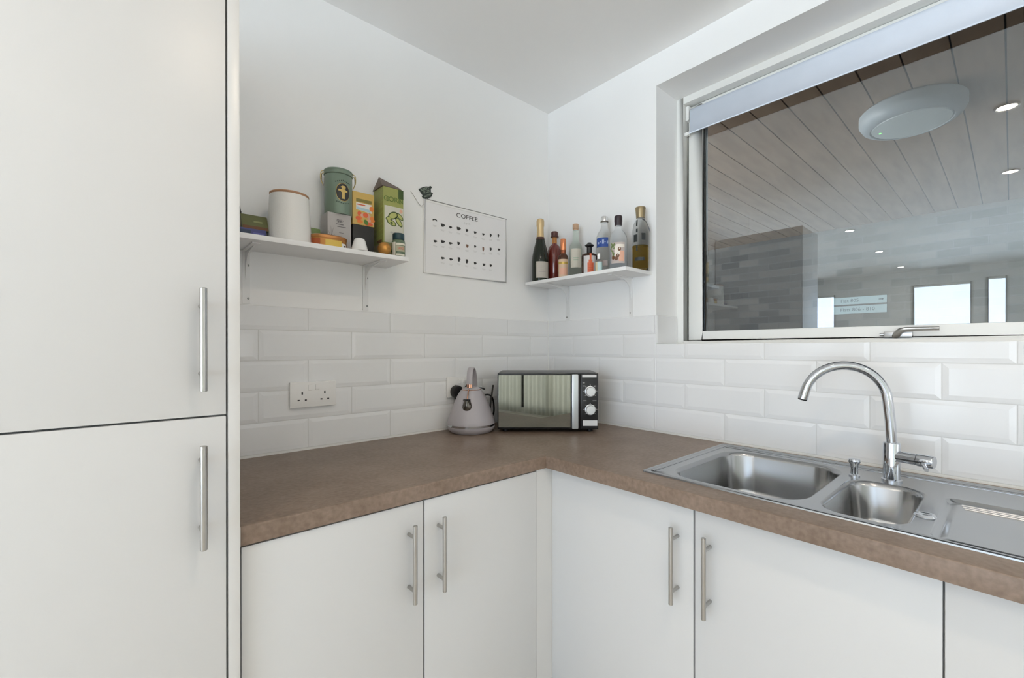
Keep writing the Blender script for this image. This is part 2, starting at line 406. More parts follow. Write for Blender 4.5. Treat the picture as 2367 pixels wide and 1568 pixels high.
# ------------------------------------------------------------------ roller blind
rb = thing('roller_blind', 'blue-grey roller blind rolled up at the top of the kitchen window', 'blind', (.18, -1.45, 2.14))
blindm = pm('blue_grey_blind_fabric', (.72, .78, .88), .85, noise=.05, nscale=14, bump=.2, bscale=600)
bm = BM(); prof = [(.1725, 2.147), (.1725, 2.20), (.173, 2.222)]
for k in range(13):
    a = PI + k*PI/12*1.3; prof.append((.193-.020*math.cos(a-PI), 2.233+.021*math.sin(a-PI)))
pr = [[bm.verts.new((x, yy, z)) for x, z in prof] for yy in (-2.265, -.674)]
for i in range(len(prof)-1): bm.faces.new([pr[0][i], pr[1][i], pr[1][i+1], pr[0][i+1]])
fab = ob('fabric', bm, blindm, rb); md = fab.modifiers.new('thick', 'SOLIDIFY'); md.thickness = .0008
ob('roller', lt([(0, 0), (.0185, 0), (.0185, 1.575), (0, 1.575)], (.193, -2.255, 2.233), 24, (0, 1, 0)), alu, rb)
ob('bottom_bar', bx(.1710, .1742, -2.265, -.6735, 2.1440, 2.1485), blindm, rb)
for yy in (-.665, -2.268): ob('bracket', bx(.176, .210, yy-.004, yy+.012, 2.205, 2.266), whiteplastic, rb, bevel=.003)
bm = bx(.166, .180, -.6735, -.654, 2.138, 2.152); ob('bar_end_cap', bm, whiteplastic, rb, bevel=.002)

# ------------------------------------------------------------------ cupboards
def bar_handle(door, ax, ay, z0, z1, nx, ny, stand=.030, rad=.0055, inset=.03):
    """steel bar on two posts; (nx, ny) = outward direction of the door face"""
    bm = BM(); hx, hy = ax+nx*stand, ay+ny*stand
    lathe(bm, [(0, 0), (rad*.8, 0), (rad, .001), (rad, z1-z0-.001), (rad*.8, z1-z0), (0, z1-z0)], (hx, hy, z0), 20)
    for z in (z0+inset, z1-inset): lathe(bm, [(0, -.001), (.0042, -.001), (.0042, stand), (0, stand)], (ax, ay, z), 14, 0, (nx, ny, 0))
    return ob('handle', bm, steelbar, door)
# tall cupboard
TX0, TX1, TY, TT = -1.765, -1.4391, -.620, 2.085
tc = thing('tall_cupboard', 'tall white cupboard with two doors at the left of the worktop', 'cupboard', (-1.59, -.31, 0))
ob('end_panel', bx(-1.4391, -1.4205, TY, -.008, 0, TT), panelm, tc, bevel=.0008)
ob('carcass', bx(TX0+.002, -1.4395, TY+.022, -.01, .1, TT-.002), carc, tc)
ob('plinth', bx(TX0+.002, -1.4395, TY+.07, TY+.09, 0, .1), panelm, tc)
for z0, z1, h0, h1 in ((1.1175, TT-.004, 1.1636, 1.3427), (.105, 1.1142, .8902, 1.0704)):
    d = ob('door', bx(TX0, -1.4420, TY, TY+.020, z0, z1), doorm, tc, bevel=.0012)
    bar_handle(d, -1.4787, TY, h0, h1, 0, -1, .035)
# left base cupboard (two doors)
DA = -.602; DT = .8575
bc = thing('base_cupboard', 'white two-door base cupboard under the worktop beside the tall cupboard', 'cupboard', (-1.03, -.31, 0))
def carcass(x0, x1, y0, y1, z0, z1, t=.018, back=True):
    bm = BM(); box(bm, x0, x0+t, y0, y1, z0, z1); box(bm, x1-t, x1, y0, y1, z0, z1)
    box(bm, x0+t, x1-t, y0, y1, z0, z0+t)
    return bm
bmc = carcass(-1.4170, -.640, DA+.0215, -.02, .12, .860); box(bmc, -1.40, -.66, -.03, -.02, .14, .86); box(bmc, -1.40, -.66, DA+.0215, -.53, .842, .860)
ob('carcass', bmc, carc, bc)
ob('plinth', bx(-1.417, -.640, DA+.06, DA+.078, 0, .12), panelm, bc)
for x0, x1, hx in ((-1.4155, -1.0330, -1.0715), (-1.0285, -.6462, -.9905)):
    d = ob('door', bx(x0, x1, DA, DA+.020, .125, DT), doorm, bc, bevel=.0012)
    bar_handle(d, hx, DA, .6275, .8155, 0, -1, .033)
# corner post
DB = -.577
cp = ob('corner_filler', bx(-.6452, -.5580, DA+.0008, DA+.019, .12, .8615), panelm)
tag(cp, 'narrow white filler strip in the inner corner between the two runs of cupboards', 'filler')
bm = bx(DB, -.559, DA+.001, -.612, .12, .8615); bm2 = None
bm.free()
# sink cupboard (two doors) and the next unit
sc_ = thing('base_cupboard', 'white two-door base cupboard under the sink', 'cupboard', (-.3, -1.06, 0))
bmc = BM(); box(bmc, DB+.0208, -.03, -.640, -.622, .12, .86); box(bmc, DB+.0208, -.03, -1.5205, -1.501, .12, .86); box(bmc, DB+.0208, -.03, -1.501, -.640, .12, .138); box(bmc, DB+.0208, DB+.045, -1.501, -.640, .838, .860)
ob('carcass', bmc, carc, sc_)
ob('plinth', bx(DB+.06, DB+.078, -1.519, -.622, 0, .12), panelm, sc_)
DTB = .8515
for y0, y1, hy in ((-1.0795, -.6018, -1.0395), (-1.5192, -1.0838, -1.1215)):
    d = ob('door', bx(DB, DB+.020, y0, y1, .125, DTB), doorm, sc_, bevel=.0012)
    bar_handle(d, DB, hy, .6185, .8055, -1, 0, .034)
nc = thing('base_cupboard', 'white base cupboard under the draining board beyond the sink cupboard', 'cupboard', (-.3, -1.82, 0))
bmc = BM(); box(bmc, DB+.0208, -.03, -1.541, -1.5208, .12, .86); box(bmc, DB+.0208, -.03, -2.119, -2.101, .12, .86); box(bmc, DB+.0208, -.03, -2.101, -1.541, .12, .138); box(bmc, DB+.0208, DB+.045, -2.101, -1.541, .838, .860)
ob('carcass', bmc, carc, nc); ob('plinth', bx(DB+.06, DB+.078, -2.119, -1.523, 0, .12), panelm, nc)
d = ob('door', bx(DB, DB+.020, -2.119, -1.5220, .125, DTB), doorm, nc, bevel=.0012); bar_handle(d, DB, -2.08, .6185, .8055, -1, 0, .034)

# ------------------------------------------------------------------ worktop
WX0, FA, FB, BK, WYE = -1.4195, -.608, -.610, -.0065, -2.62
outer = [(WX0, BK), (WX0, FA), (FB, FA), (FB, WYE), (BK, WYE), (BK, BK)]
SNK = (-.525, -.040, -1.865, -.920)   # cut-out
hole = rr(*SNK, .02, 4)[::-1]
bm = BM()
for z in (.8625, .9): fill(bm, [outer, hole], z)
bmesh.ops.remove_doubles(bm, verts=bm.verts, dist=1e-6)
for lp in (outer, hole):
    a = [bm.verts.new((x, y, .8625)) for x, y in lp]; b = [bm.verts.new((x, y, .9)) for x, y in lp]
    for k in range(len(lp)): bm.faces.new([a[k], a[(k+1) % len(lp)], b[(k+1) % len(lp)], b[k]])
bmesh.ops.remove_doubles(bm, verts=bm.verts, dist=1e-5)
fe = [e for e in bm.edges if all(abs(v.co.z-.9) < 1e-4 for v in e.verts) and (all(abs(v.co.y-FA) < 1e-4 for v in e.verts) or all(abs(v.co.x-FB) < 1e-4 and v.co.y < FA+1e-4 for v in e.verts))]
bmesh.ops.bevel(bm, geom=fe, offset=.0035, segments=3, affect='EDGES', profile=.5)
wt = ob('worktop', bm, worktopm)
tag(wt, 'L-shaped brown stone-look worktop running along both walls', 'worktop')
ob('end_trim', bx(WX0-.0008, WX0+.0012, FA-.002, FA+.03, .8625, .9), alu, wt)
bm = BM(); box(bm, WX0+.001, -.003, -.0085, -.0050, .8995, .9068); box(bm, -.0085, -.0050, WYE, -.0086, .8995, .9068)
ob('sealant_bead', bm, whiteplastic, wt)

# ------------------------------------------------------------------ sink
sk = thing('sink', 'stainless steel one and a half bowl sink with drainer set in the worktop', 'sink', (-.29, -1.39, .9))
SX0, SX1, SY0, SY1 = -.538, -.032, -1.880, -.9075
b1 = lambda i=0: rr(-.511+i, -.100-i, -1.290+i, -.961-i, max(.078-i*.35, .02), 8)
b2 = lambda i=0: rr(-.508+i, -.190-i, -1.466+i, -1.313-i, max(.052-i*.35, .016), 8)
dr = lambda i=0: rr(-.520+i, -.215-i, -1.850+i, -1.496-i, max(.022-i*.4, .008), 8)
ZD = .9014
bm = BM(); L = lambda i, z: [(x, y, z) for x, y in rr(SX0+i, SX1-i, SY0+i, SY1-i, max(.012-i*.5, .004), 6)]
loft(bm, [L(.0, .9001), L(.0008, .9030), L(.004, .9042), L(.010, .9042), L(.013, .9022), L(.0145, ZD)], close_last=False)
fill(bm, [[(x, y) for x, y, z in L(.0145, ZD)], b1()[::-1], b2()[::-1], dr()[::-1]], ZD)
bmesh.ops.remove_doubles(bm, verts=bm.verts, dist=1e-5)
ob('rim', bm, steel, sk, smooth=40)
bm = BM()
for pth in ([(-.5205+.005, SY1-.022, ZD), (SX1-.026, SY1-.022, ZD)], [(SX1-.024, SY1-.024, ZD), (SX1-.024, SY0+.03, ZD)], [(SX1-.043, SY1-.030, ZD), (SX1-.043, SY0+.03, ZD)]):
    tube(bm, pth, .0032, 10, sx=1.7)
ob('ridge', bm, steel, sk)
bowlsteel = pm('shaded_bowl_steel', (.38, .385, .39), .20, metal=1)  # rim steel made darker: shade inside the bowls put into the colour
def bowl(name, f, depth, di=.035):
    bm = BM(); z = ZD
    R = [(0, z), (.003, z-.0012), (.0065, z-.005), (.009, z-.012), (.016, z-depth*.75), (.022, z-depth*.88), (.034, z-depth*.96), (.055, z-depth), (di+.03, z-depth-.002)]
    loft(bm, [[(x, y, zz) for x, y in f(i)] for i, zz in R]); return ob(name, bm, bowlsteel, sk, smooth=60)
bw = bowl('bowl', b1, .150); bh = bowl('bowl', b2, .115, .025)
for par, c, r in ((bw, (-.31, -1.125, .7505), .036), (bh, (-.349, -1.39, .785), .030)):
    ob('waste', lt([(0, .001), (r*.35, .0015), (r*.5, .0005), (r*.75, .002), (r, .0035), (r+.004, .001), (r+.004, -.001), (0, -.001)], c, 32), chrome, par)
bm = BM(); loft(bm, [[(x, y, zz) for x, y in dr(i)] for i, zz in ((0, ZD), (.002, ZD-.0015), (.006, ZD-.007), (.010, ZD-.008), (.014, ZD-.007), (.020, ZD-.0045), (.024, ZD-.004))])
dp = ob('drainer', bm, steel, sk, smooth=60)
bm = BM()
for k in range(3): tube(bm, [(-.246-.013*k, -1.524-.003*k, ZD-.0042), (-.246-.013*k, -1.825, ZD-.0042)], .0026, 8, sx=1.3)
ob('rib', bm, steel, dp)
ob('overflow_cap', lt([(0, .0035), (.008, .003), (.0105, .0045), (.016, .004), (.0185, .0005), (.0185, 0), (0, 0)], (-.398, -1.4795, ZD), 28), chrome, sk)
ob('waste_knob', lt([(0, 0), (.0125, 0), (.0125, .003), (.0085, .006), (.0082, .020), (.0092, .030), (.0135, .037), (.0140, .041), (.0125, .0445), (0, .0455)], (-.168, -1.3165, ZD), 28), chrome, sk)

# ------------------------------------------------------------------ mixer tap
tx, ty = -.1466, -1.3905
tp = thing('mixer_tap', 'chrome swan-neck mixer tap at the back of the sink', 'tap', (tx, ty, ZD))
ob('body', lt([(0, 0), (.0215, 0), (.0215, .004), (.0182, .006), (.0182, .094), (.0172, .097), (.0125, .0985), (0, .0985)], (tx, ty, ZD), 36), chrome, tp)
th = math.radians(114); dx, dy = math.cos(th), math.sin(th)
arc = [(0, .094), (.002, .14), (.005, .19)]
cx_, R_, zc_ = .0985, .0925, 1.0935+.005-.0-.9
pts = [(0, .09), (.003, .15), (.008, .20)] + [(.1005-.0915*math.cos(t), .2010+.0915*math.sin(t)) for t in [math.radians(a) for a in range(6, 172, 8)]] + [(.1925, .2010)]
pts = [(a, b) for a, b in pts]
bm = BM(); P3 = [(tx+dx*a, ty+dy*a, .9+b) for a, b in pts]; P3[-1] = (tx+dx*.1955, ty+dy*.1955, .9+.2005)
tube(bm, P3, [.0115]*(len(P3)-3) + [.0117, .0122, .0124], 20); ob('spout', bm, chrome, tp, smooth=60)
ex = Vector(P3[-1]); ed = (Vector(P3[-1])-Vector(P3[-2])).normalized()
ob('aerator', lt([(0, -.001), (.0108, -.001), (.0108, .003), (.009, .004), (0, .002)], ex, 20, ed), dark, tp)
lv = Vector((-.25, -1, 0)).normalized()
ob('lever_body', lt([(0, .008), (.0140, .008), (.0140, .052), (0, .052)], (tx, ty, .966), 28, lv), chrome, tp)
ob('lever_cap', lt([(0, .0535), (.0150, .0535), (.0152, .058), (.0150, .082), (.0138, .085), (0, .085)], (tx, ty, .966), 28, lv), chrome, tp)
pt = Vector((tx, ty, .966))+lv*.064
bm = BM(); tube(bm, [pt+Vector((-.008, 0, -.004)), pt+Vector((-.022, -.004, -.010)), pt+Vector((-.040, -.010, -.013))], [.006, .005, .0045], 12); ob('lever', bm, chrome, tp)

# ------------------------------------------------------------------ kettle
KX, KY = -.548, -.1100
kt = thing('kettle', 'grey pyramid kettle with copper trim on the worktop beside the microwave', 'kettle', (KX, KY, .9), math.radians(222))
kg = pm('matt_grey_kettle', (.42, .395, .415), .38, coat=.1); copper = pm('copper_trim', (.62, .33, .22), .22, metal=1); ksmoke = pm('smoky_spout', (.13, .115, .10), .12, metal=.75)
ob('base', lt([(0, .001), (.079, .001), (.084, .005), (.0925, .014), (.0960, .022), (.0965, .0265), (0, .0265)], n=64), kg, kt, local=True)
ob('chrome_band', lt([(0, .0265), (.0950, .0265), (.0955, .0355), (0, .0355)], n=64), chrome, kt, local=True)
ob('body', lt([(0, .0355), (.0968, .0355), (.0972, .0385), (.0940, .050), (.0865, .072), (.0765, .098), (.0655, .126), (.0540, .150), (.0430, .166), (.0385, .170), (0, .170)], n=64), kg, kt, local=True)
bd = None
ob('lid', lt([(0, .170), (.0378, .170), (.0372, .1735), (.032, .178), (.018, .1815), (0, .1825)], n=48), kg, kt, local=True)
ob('lid_ring', lt([(0, .1692), (.0392, .1692), (.0396, .1712), (.0384, .1726), (0, .1726)], n=48), copper, kt, local=True)
# spout: pouring lip on the front of the cone, pear shaped, with a copper spine above
bm = BM(); rings = []
for z, w, dpt in ((.092, .004, .002), (.097, .014, .007), (.105, .0185, .012), (.114, .0185, .016), (.123, .0155, .019), (.131, .0125, .0215), (.137, .0115, .0225)):
    rc = .0972-(z-.04)*.412; rc = .0765+( .098-z)*.385 if z > .09 else rc
    rings.append([(rc-.004+dpt*math.cos(a)*1.0, w*math.sin(a), z) for a in [(-PI/2)+PI*k/12 for k in range(13)]] + [(rc-.012, w*.7, z), (rc-.012, -w*.7, z)])
loft(bm, rings, True, True); ob('spout', bm, ksmoke, kt, local=True, smooth=60)
bm = BM(); box(bm, .0660, .0850, -.0128, .0128, .1355, .1385); ob('spout_rim', bm, dark, kt, local=True, bevel=.001)
bm = BM(); tube(bm, spline([(.040, 0, .1735), (.048, .0, .168), (.058, 0, .152), (.066, 0, .138)], 5), .0026, 8); ob('spout_spine', bm, copper, kt, local=True)
# handle: strap rising from the front of the lid, arching back and down behind
bm = BM(); tube(bm, spline([(.030, 0, .1800), (.029, 0, .196)], 3), .0055, 10, sx=2.0); ob('handle_joint', bm, copper, kt, local=True)
bm = BM(); tube(bm, spline([(.029, 0, .193), (.027, 0, .225), (.016, 0, .249), (-.006, 0, .257), (-.030, 0, .248), (-.050, 0, .222), (-.060, 0, .185), (-.062, 0, .150), (-.060, 0, .130)], 6), .0058, 12, sx=2.1, up=(1, 0, 0)); ob('handle', bm, kg, kt, local=True)
bm = BM(); tube(bm, [(-.018, .018, .179), (-.030, .034, .176), (-.044, .046, .168)], [.003, .004, .0035], 10); ob('lid_button', bm, alu, kt, local=True)

# ------------------------------------------------------------------ microwave
mo = thing('microwave', 'black microwave oven with mirrored door standing across the worktop corner', 'microwave', (-.4818, -.1979, .9), math.atan2(-.2747, .2971))
MW, MD_, MZ0, MZ1 = .4047, .232, .012, .2385
mgrey = pm('dark_grey_metal_case', (.055, .052, .048), .35, metal=.3); mfront = pm('black_control_panel', (.018, .018, .019), .25)
mirror = pm('mirrored_door_glass', (.28, .275, .245), .02, metal=1); silver = pm('satin_silver', (.60, .63, .65), .3, metal=.55); knobm = pm('silver_knob', (.72, .74, .75), .3, metal=.25)
ob('case', bx(0, MW, .012, MD_, MZ0, MZ1), mgrey, mo, local=True, bevel=.005)
ob('front_frame', bx(0, MW, .002, .014, MZ0, MZ1-.001), blackgloss, mo, local=True, bevel=.002)
dr_ = ob('door', bx(.0025, .2960, -.008, .004, MZ0+.006, MZ1-.006), blackgloss, mo, local=True, bevel=.002)
ob('door_glass', bx(.0050, .2925, -.0090, -.0078, MZ0+.010, MZ1-.008), mirror, dr_, local=True, smooth=0)
ob('door_handle', bx(.2975, .3235, -.017, .004, MZ0+.004, MZ1-.005), silver, dr_, local=True, bevel=.004)
cpn = ob('control_panel', bx(.3345, .4020, -.006, .004, MZ0+.004, MZ1-.005), mfront, mo, local=True, bevel=.002)
mf = plane((0, -.006, 0), (1, 0, 0), (0, 0, 1)); lab = ink('pale_label', (.70, .70, .70)); lett = ink('grey_panel_print', (.36, .36, .36))
for q in ((.3395, .3965, .2215, .2315), (.3420, .4000, .0270, .0495)):
    bm = BM(); d_rect(bm, mf, *q, .0006); ob('label_strip', bm, lab, cpn, local=True, smooth=0)
bm = BM()
for cz in (.1648, .0919):
    for k in range(7):
        a = math.radians(-40+k*43.5); d_rect(bm, mf, .3717+.0255*math.cos(a)-.0022, .3717+.0255*math.cos(a)+.0022, cz+.0255*math.sin(a)-.0011, cz+.0255*math.sin(a)+.0011, .0005)
for u, v, w in ((.3455, .1990, .007), (.3465, .1870, .008), (.3900, .1870, .008), (.3500, .1275, .010), (.3885, .1275, .012)): d_rect(bm, mf, u-w/1.6, u+w/1.6, v-.0013, v+.0013, .0005)
ob('panel_print', bm, lett, cpn, local=True, smooth=0)
for cz in (.1648, .0919):
    k_ = ob('knob', lt([(0, .0), (.0215, .0), (.0215, .002), (.0188, .003), (.0180, .016), (.0165, .0185), (0, .019)], (.3717, -.006, cz), 36, (0, -1, 0)), knobm, mo, local=True)
for x, y in ((.03, .04), (.375, .04), (.03, .20), (.375, .20)): ob('foot', lt([(0, 0), (.012, 0), (.012, .013), (0, .013)], (x, y, 0), 16), black, mo, local=True)

# ------------------------------------------------------------------ sockets and plugs
def socket(name, x0, x1, z0, z1, label):
    s = thing(name, label, 'socket', ((x0+x1)/2, -.006, z0), 0, 'double sockets on the tiled wall')
    pl = ob('face_plate', bx(x0, x1, -.0155, -.0060, z0, z1), socketm, s, bevel=.003)
    w, c = x1-x0, (x0+x1)/2
    for sx in (-1, 1):
        cx = c + sx*w*.245
        ob('rocker_switch', bx(c+sx*w*.0795-.006, c+sx*w*.0795+.006, -.0185, -.0150, z0+.0565, z0+.0740), socketm, pl, bevel=.0012)
        bm = BM(); f = plane((cx, -.0156, z0), (1, 0, 0), (0, 0, 1))
        d_rect(bm, f, -.0022, .0022, .0430, .0510, .0003)
        for q in (-1, 1): d_rect(bm, f, q*.0108-.0032, q*.0108+.0032, .0222, .0265, .0003)
        ob('pin_slot', bm, dark, pl, smooth=0)
    return s
socket('double_socket', -1.1884, -1.0448, 1.0425, 1.1268, 'white double socket with nothing plugged in on the tiles beside the tall cupboard')
socket('double_socket', -.6010, -.4580, 1.0330, 1.1170, 'white double socket with black plugs in it behind the kettle')
def plugcord(px, pz, pts, label):
    t = thing('power_lead', label, 'power lead', (px, -.0165, pz-.03), 0, 'black power leads in the socket behind the kettle')
    bm = BM(); lathe(bm, [(0, 0), (.0235, 0), (.0265, .004), (.0265, .020), (.0235, .028), (.012, .031), (0, .032)], (px, -.0165, pz), 28, 0, (0, -1, 0))
    tube(bm, [(px, -.030, pz-.012), (px+.001, -.030, pz-.034), (px+.002, -.030, pz-.046)], [.015, .010, .0055], 14)
    ob('plug', bm, black, t)
    bm = BM(); tube(bm, spline(pts, 8), .0036, 10); ob('cable', bm, black, t)
plugcord(-.5640, 1.0570, [(-.562, -.030, 1.012), (-.563, -.021, .998), (-.565, -.0115, .972), (-.565, -.0092, .92), (-.53, -.0092, .9045), (-.48, -.010, .9045)], 'black plug and lead in the left outlet behind the kettle')
plugcord(-.4950, 1.0620, [(-.493, -.030, 1.017), (-.470, -.033, 1.000), (-.440, -.040, 1.030), (-.412, -.050, 1.034), (-.395, -.055, 1.012), (-.390, -.055, .96), (-.398, -.045, .925), (-.415, -.040, .9045), (-.385, -.030, .9045)], 'black plug and looped lead between the kettle and the microwave')
bm = BM(); tube(bm, spline([(-.392, -.052, 1.075), (-.402, -.060, 1.055), (-.416, -.068, 1.01), (-.424, -.070, .97), (-.425, -.066, .93), (-.415, -.052, .905)], 8), .0036, 10)
tag(ob('cable', bm, black), 'black cable hanging straight down beside the left side of the microwave', 'cable')

# ------------------------------------------------------------------ shelves
def shelf(label, along, a0, a1, zb, depth, arms, armlen, drop, scr):
    """along: 'x' (left wall) or 'y' (right wall)"""
    T = .0148
    m = (lambda u, d, z: Vector((u, -d, z))) if along == 'x' else (lambda u, d, z: Vector((-d, u, z)))
    s = thing('wall_shelf', label, 'shelf', m((a0+a1)/2, depth/2, zb-drop), 0, 'white bracketed wall shelves')
    def mbox(bm, u0, u1, d0, d1, z0, z1):
        p, q = m(u0, d0, z0), m(u1, d1, z1)
        return box(bm, min(p.x, q.x), max(p.x, q.x), min(p.y, q.y), max(p.y, q.y), z0, z1)
    ob('board', mbox(BM(), a0, a1, .001, depth, zb, zb+T), shelfm, s, bevel=.0012)
    for a in arms:
        bm = BM(); w = .010
        mbox(bm, a-w, a+w, .0005, .004, zb-drop, zb-.0005); mbox(bm, a-w, a+w, .004, armlen, zb-.0040, zb-.0005)
        # pressed rib that sweeps from the upright into the arm
        n = 12; R = .055; rib = [(.004, zb-.004), (.004, zb-drop*.55)]
        rib += [(.010+R*(1-math.cos(t)), zb-.012-R*(1-math.sin(t))) for t in [PI/2*k/n for k in range(n+1)]]
        rib += [(armlen*.88, zb-.004)]
        prism(bm, rib, lambda d, z, h: m(a+h, d, z), -.0018, .0018)
        br = ob('bracket', bm, bracketm, s)
        for z in scr:
            ob('screw', lt([(0, 0), (.0034, 0), (.0026, .0018), (0, .002)], m(a+(.0055 if along == 'x' else .0045), .004, z), 12, (0, -1, 0) if along == 'x' else (-1, 0, 0)), screwm, br)
    return s
shelf('white bracketed shelf holding tea boxes and jars beside the tall cupboard', 'x', -1.4195, -.8570, 1.5385, .1820, (-1.306, -.9365), .150, .162, (1.4930, 1.3918))
shelf('white bracketed shelf holding bottles beside the window', 'y', -.6020, -.0280, 1.5362, .1810, (-.1370, -.5030), .150, .168, (1.4890, 1.3880))
ZA = 1.5385+.0148 + .0002; ZB = 1.5362+.0148 + .0002

def prism_box(x0, x1, y0, y1, z0, z1, bev=.001): return bx(x0, x1, y0, y1, z0, z1)
def fplane(x0, y, z0): return plane((x0, y, z0), (1, 0, 0), (0, 0, 1))     # front face of a box facing the room
white_ink = ink('white_print', (.80, .79, .76)); dark_ink = ink('dark_print', (.03, .03, .03)); gold_ink = ink('gold_print', (.55, .38, .10), .35, .5)
red_ink = ink('red_print', (.55, .06, .03)); green_ink = ink('green_print', (.10, .22, .04)); orange_ink = ink('orange_print', (.80, .24, .05)); yellow_ink = ink('yellow_print', (.72, .50, .10)); blue_ink = ink('blue_print', (.03, .08, .32)); grey_ink = ink('grey_print', (.30, .28, .28)); pink_ink = ink('peach_print', (.75, .42, .30)); aqua_ink = ink('aqua_print', (.50, .66, .66)); brown_ink = ink('brown_print', (.16, .07, .03)); lime_ink = ink('lime_print', (.36, .44, .12)); skyblue_ink = ink('light_blue_print', (.45, .62, .68))

# ------------------------------------------------------------------ things on the left shelf
# white canister with wooden lid
c = (-1.2105, -.1045, ZA)
t = thing('canister', 'white dimpled ceramic canister with a wooden lid on the left shelf', 'canister', c)
ceram = pm('white_dimpled_ceramic', (.80, .79, .76), .35, bump=.35, bscale=160)
ob('jar', lt([(0, 0), (.0560, 0), (.0590, .003), (.0597, .012), (.0592, .040), (.0562, .092), (.0535, .140), (.0531, .1440), (0, .1440)], c, 64), ceram, t)
ob('lid', lt([(0, .1442), (.0525, .1442), (.0535, .1458), (.0535, .1500), (.0524, .1514), (0, .1518)], c, 64), lidwood, t)
# slim dark bottle at the end of the shelf, mostly behind the cupboard panel
c = (-1.3345, -.060, ZA)
t = thing('slim_bottle', 'slim dark bottle at the far left end of the shelf half behind the cupboard panel', 'bottle', c)
ob('body', lt([(0, 0), (.0085, 0), (.009, .003), (.009, .062), (.0055, .070), (.0055, .074), (0, .074)], c, 24), pm('dark_plum_glass', (.05, .025, .03), .15), t)
ob('cap', lt([(0, .074), (.0075, .074), (.0075, .086), (.006, .090), (.004, .101), (0, .103)], c, 24), black, t)
# blue box with green box on it
t = thing('blue_box', 'flat blue box lying under the green box at the left of the shelf', 'box', (-1.31, -.11, ZA))
ob('carton', bx(-1.3520, -1.2775, -.1300, -.0500, ZA, ZA+.0260), pm('blue_card', (.055, .06, .20), .45), t, bevel=.002)
f = fplane(-1.352, -.1301, ZA); bm = BM(); d_rect(bm, f, .006, .036, .005, .021, .0004, 0); d_rect(bm, f, .042, .070, .010, .016, .0004, 1); ob('print', bm, [ink('deep_blue_print', (.03, .05, .09)), ink('violet_print', (.10, .11, .33))], t, smooth=0)
t = thing('green_box', 'small olive green box lying on top of the flat blue box', 'box', (-1.30, -.09, ZA+.0262))
bm = BM(); prism(bm, [(-.1200, 0), (-.055, 0), (-.055, .0470), (-.0950, .0470)], lambda yv, zv, d: Vector((-1.3350+d, yv, ZA+.0264+zv)), 0, .0660)
ob('carton', bm, pm('olive_card', (.135, .14, .055), .5), t, bevel=.0012)
f = plane((-1.335, -.1203, ZA+.0264), (1, 0, 0), (0, .025, .047)); bm = BM(); d_rect(bm, f, .002, .064, .001, .012, .0005, 0); d_rect(bm, f, .030, .052, .026, .032, .0005, 1)
d_ell(bm, plane((-1.3352, -.085, ZA+.045), (0, -1, 0), (0, 0, 1)), .008, -.002, .007, .012, .0005, 2); ob('print', bm, [brown_ink, ink('sage_print', (.26, .28, .12)), ink('cream_print', (.62, .50, .32))], t, smooth=0)
# small green bag behind canister
t = ob('tea_packet', bx(-1.1420, -1.1020, -.060, -.030, ZA, ZA+.0760), pm('green_foil', (.17, .25, .08), .4), None, bevel=.004)
for v in t.data.vertices:
    if v.co.z > ZA+.04: v.co.x += (-.006 if v.co.x > -1.12 else .002)
tag(t, 'small green packet standing behind the copper tin beside the canister', 'packet')
# copper tin
c = (-1.1030, -.1080, ZA)
t = thing('copper_tin', 'low oval copper coloured tin at the front of the shelf before the grey box', 'tin', c)
ovl = lambda i, z: [(c[0]+(.0560-i)*math.copysign(abs(math.cos(a))**.75, math.cos(a)), c[1]+(.0480-i)*math.copysign(abs(math.sin(a))**.75, math.sin(a)), c[2]+z) for a in [2*PI*k/48 for k in range(48)]]
coppt = pm('copper_tin_metal', (.50, .22, .075), .32, metal=.65)
bm = BM(); loft(bm, [ovl(.003, 0), ovl(0, .003), ovl(0, .0300)], True, True); ob('tin', bm, [pm('orange_tin_side', (.46, .20, .05), .35, metal=.4)], t)
bm = BM(); loft(bm, [ovl(-.0008, .0285), ovl(-.0015, .030), ovl(-.0015, .037), ovl(.004, .0405), ovl(.012, .0415)], True, True); ob('lid', bm, coppt, t)
fs = lambda u, v, h: Vector((c[0]+u, c[1]-(.0482+h)*(max(1e-4, 1-abs(u/.0562)**2.667))**.375, c[2]+v))
bm = BM(); d_rect(bm, fs, -.020, .030, .004, .024, .0008, 0, 10); d_rect(bm, fs, .030, .047, .003, .018, .0008, 1, 6); d_rect(bm, fs, .037, .042, .006, .012, .0012, 2, 3); d_rect(bm, fs, -.054, -.034, .004, .025, .0008, 3, 8)
ob('print', bm, [yellow_ink, white_ink, dark_ink, ink('rust_print', (.42, .10, .03))], t, smooth=0)
# grey tea box, with the green tin on it
gx0, gx1, gy0, gy1, gh = -1.0955, -1.0200, -.0900, -.0180, .1300
t = thing('grey_box', 'grey tea box with a twig drawing standing under the green tin', 'box', (-1.057, -.05, ZA))
ob('carton', bx(gx0, gx1, gy0, gy1, ZA, ZA+gh), pm('grey_card', (.45, .425, .41), .5), t, bevel=.001)
f = fplane(gx0, gy0, ZA); bm = BM()
for k in range(7):
    a = .12*PI*(k-3)/1.5; d_poly(bm, f, [(.038+.003*(k-3)*.7, .098), (.038+.003*(k-3)+.0008+.004*math.sin(a), .112-abs(k-3)*.0012), (.038+.003*(k-3)-.0008+.004*math.sin(a), .112-abs(k-3)*.0012)], .0004)
d_text(bm, f, 'W', .038, .104, .010); d_rect(bm, f, .026, .050, .0930, .0955); d_rect(bm, f, .030, .058, .0855, .0875); d_rect(bm, f, .036, .050, .066, .0675)
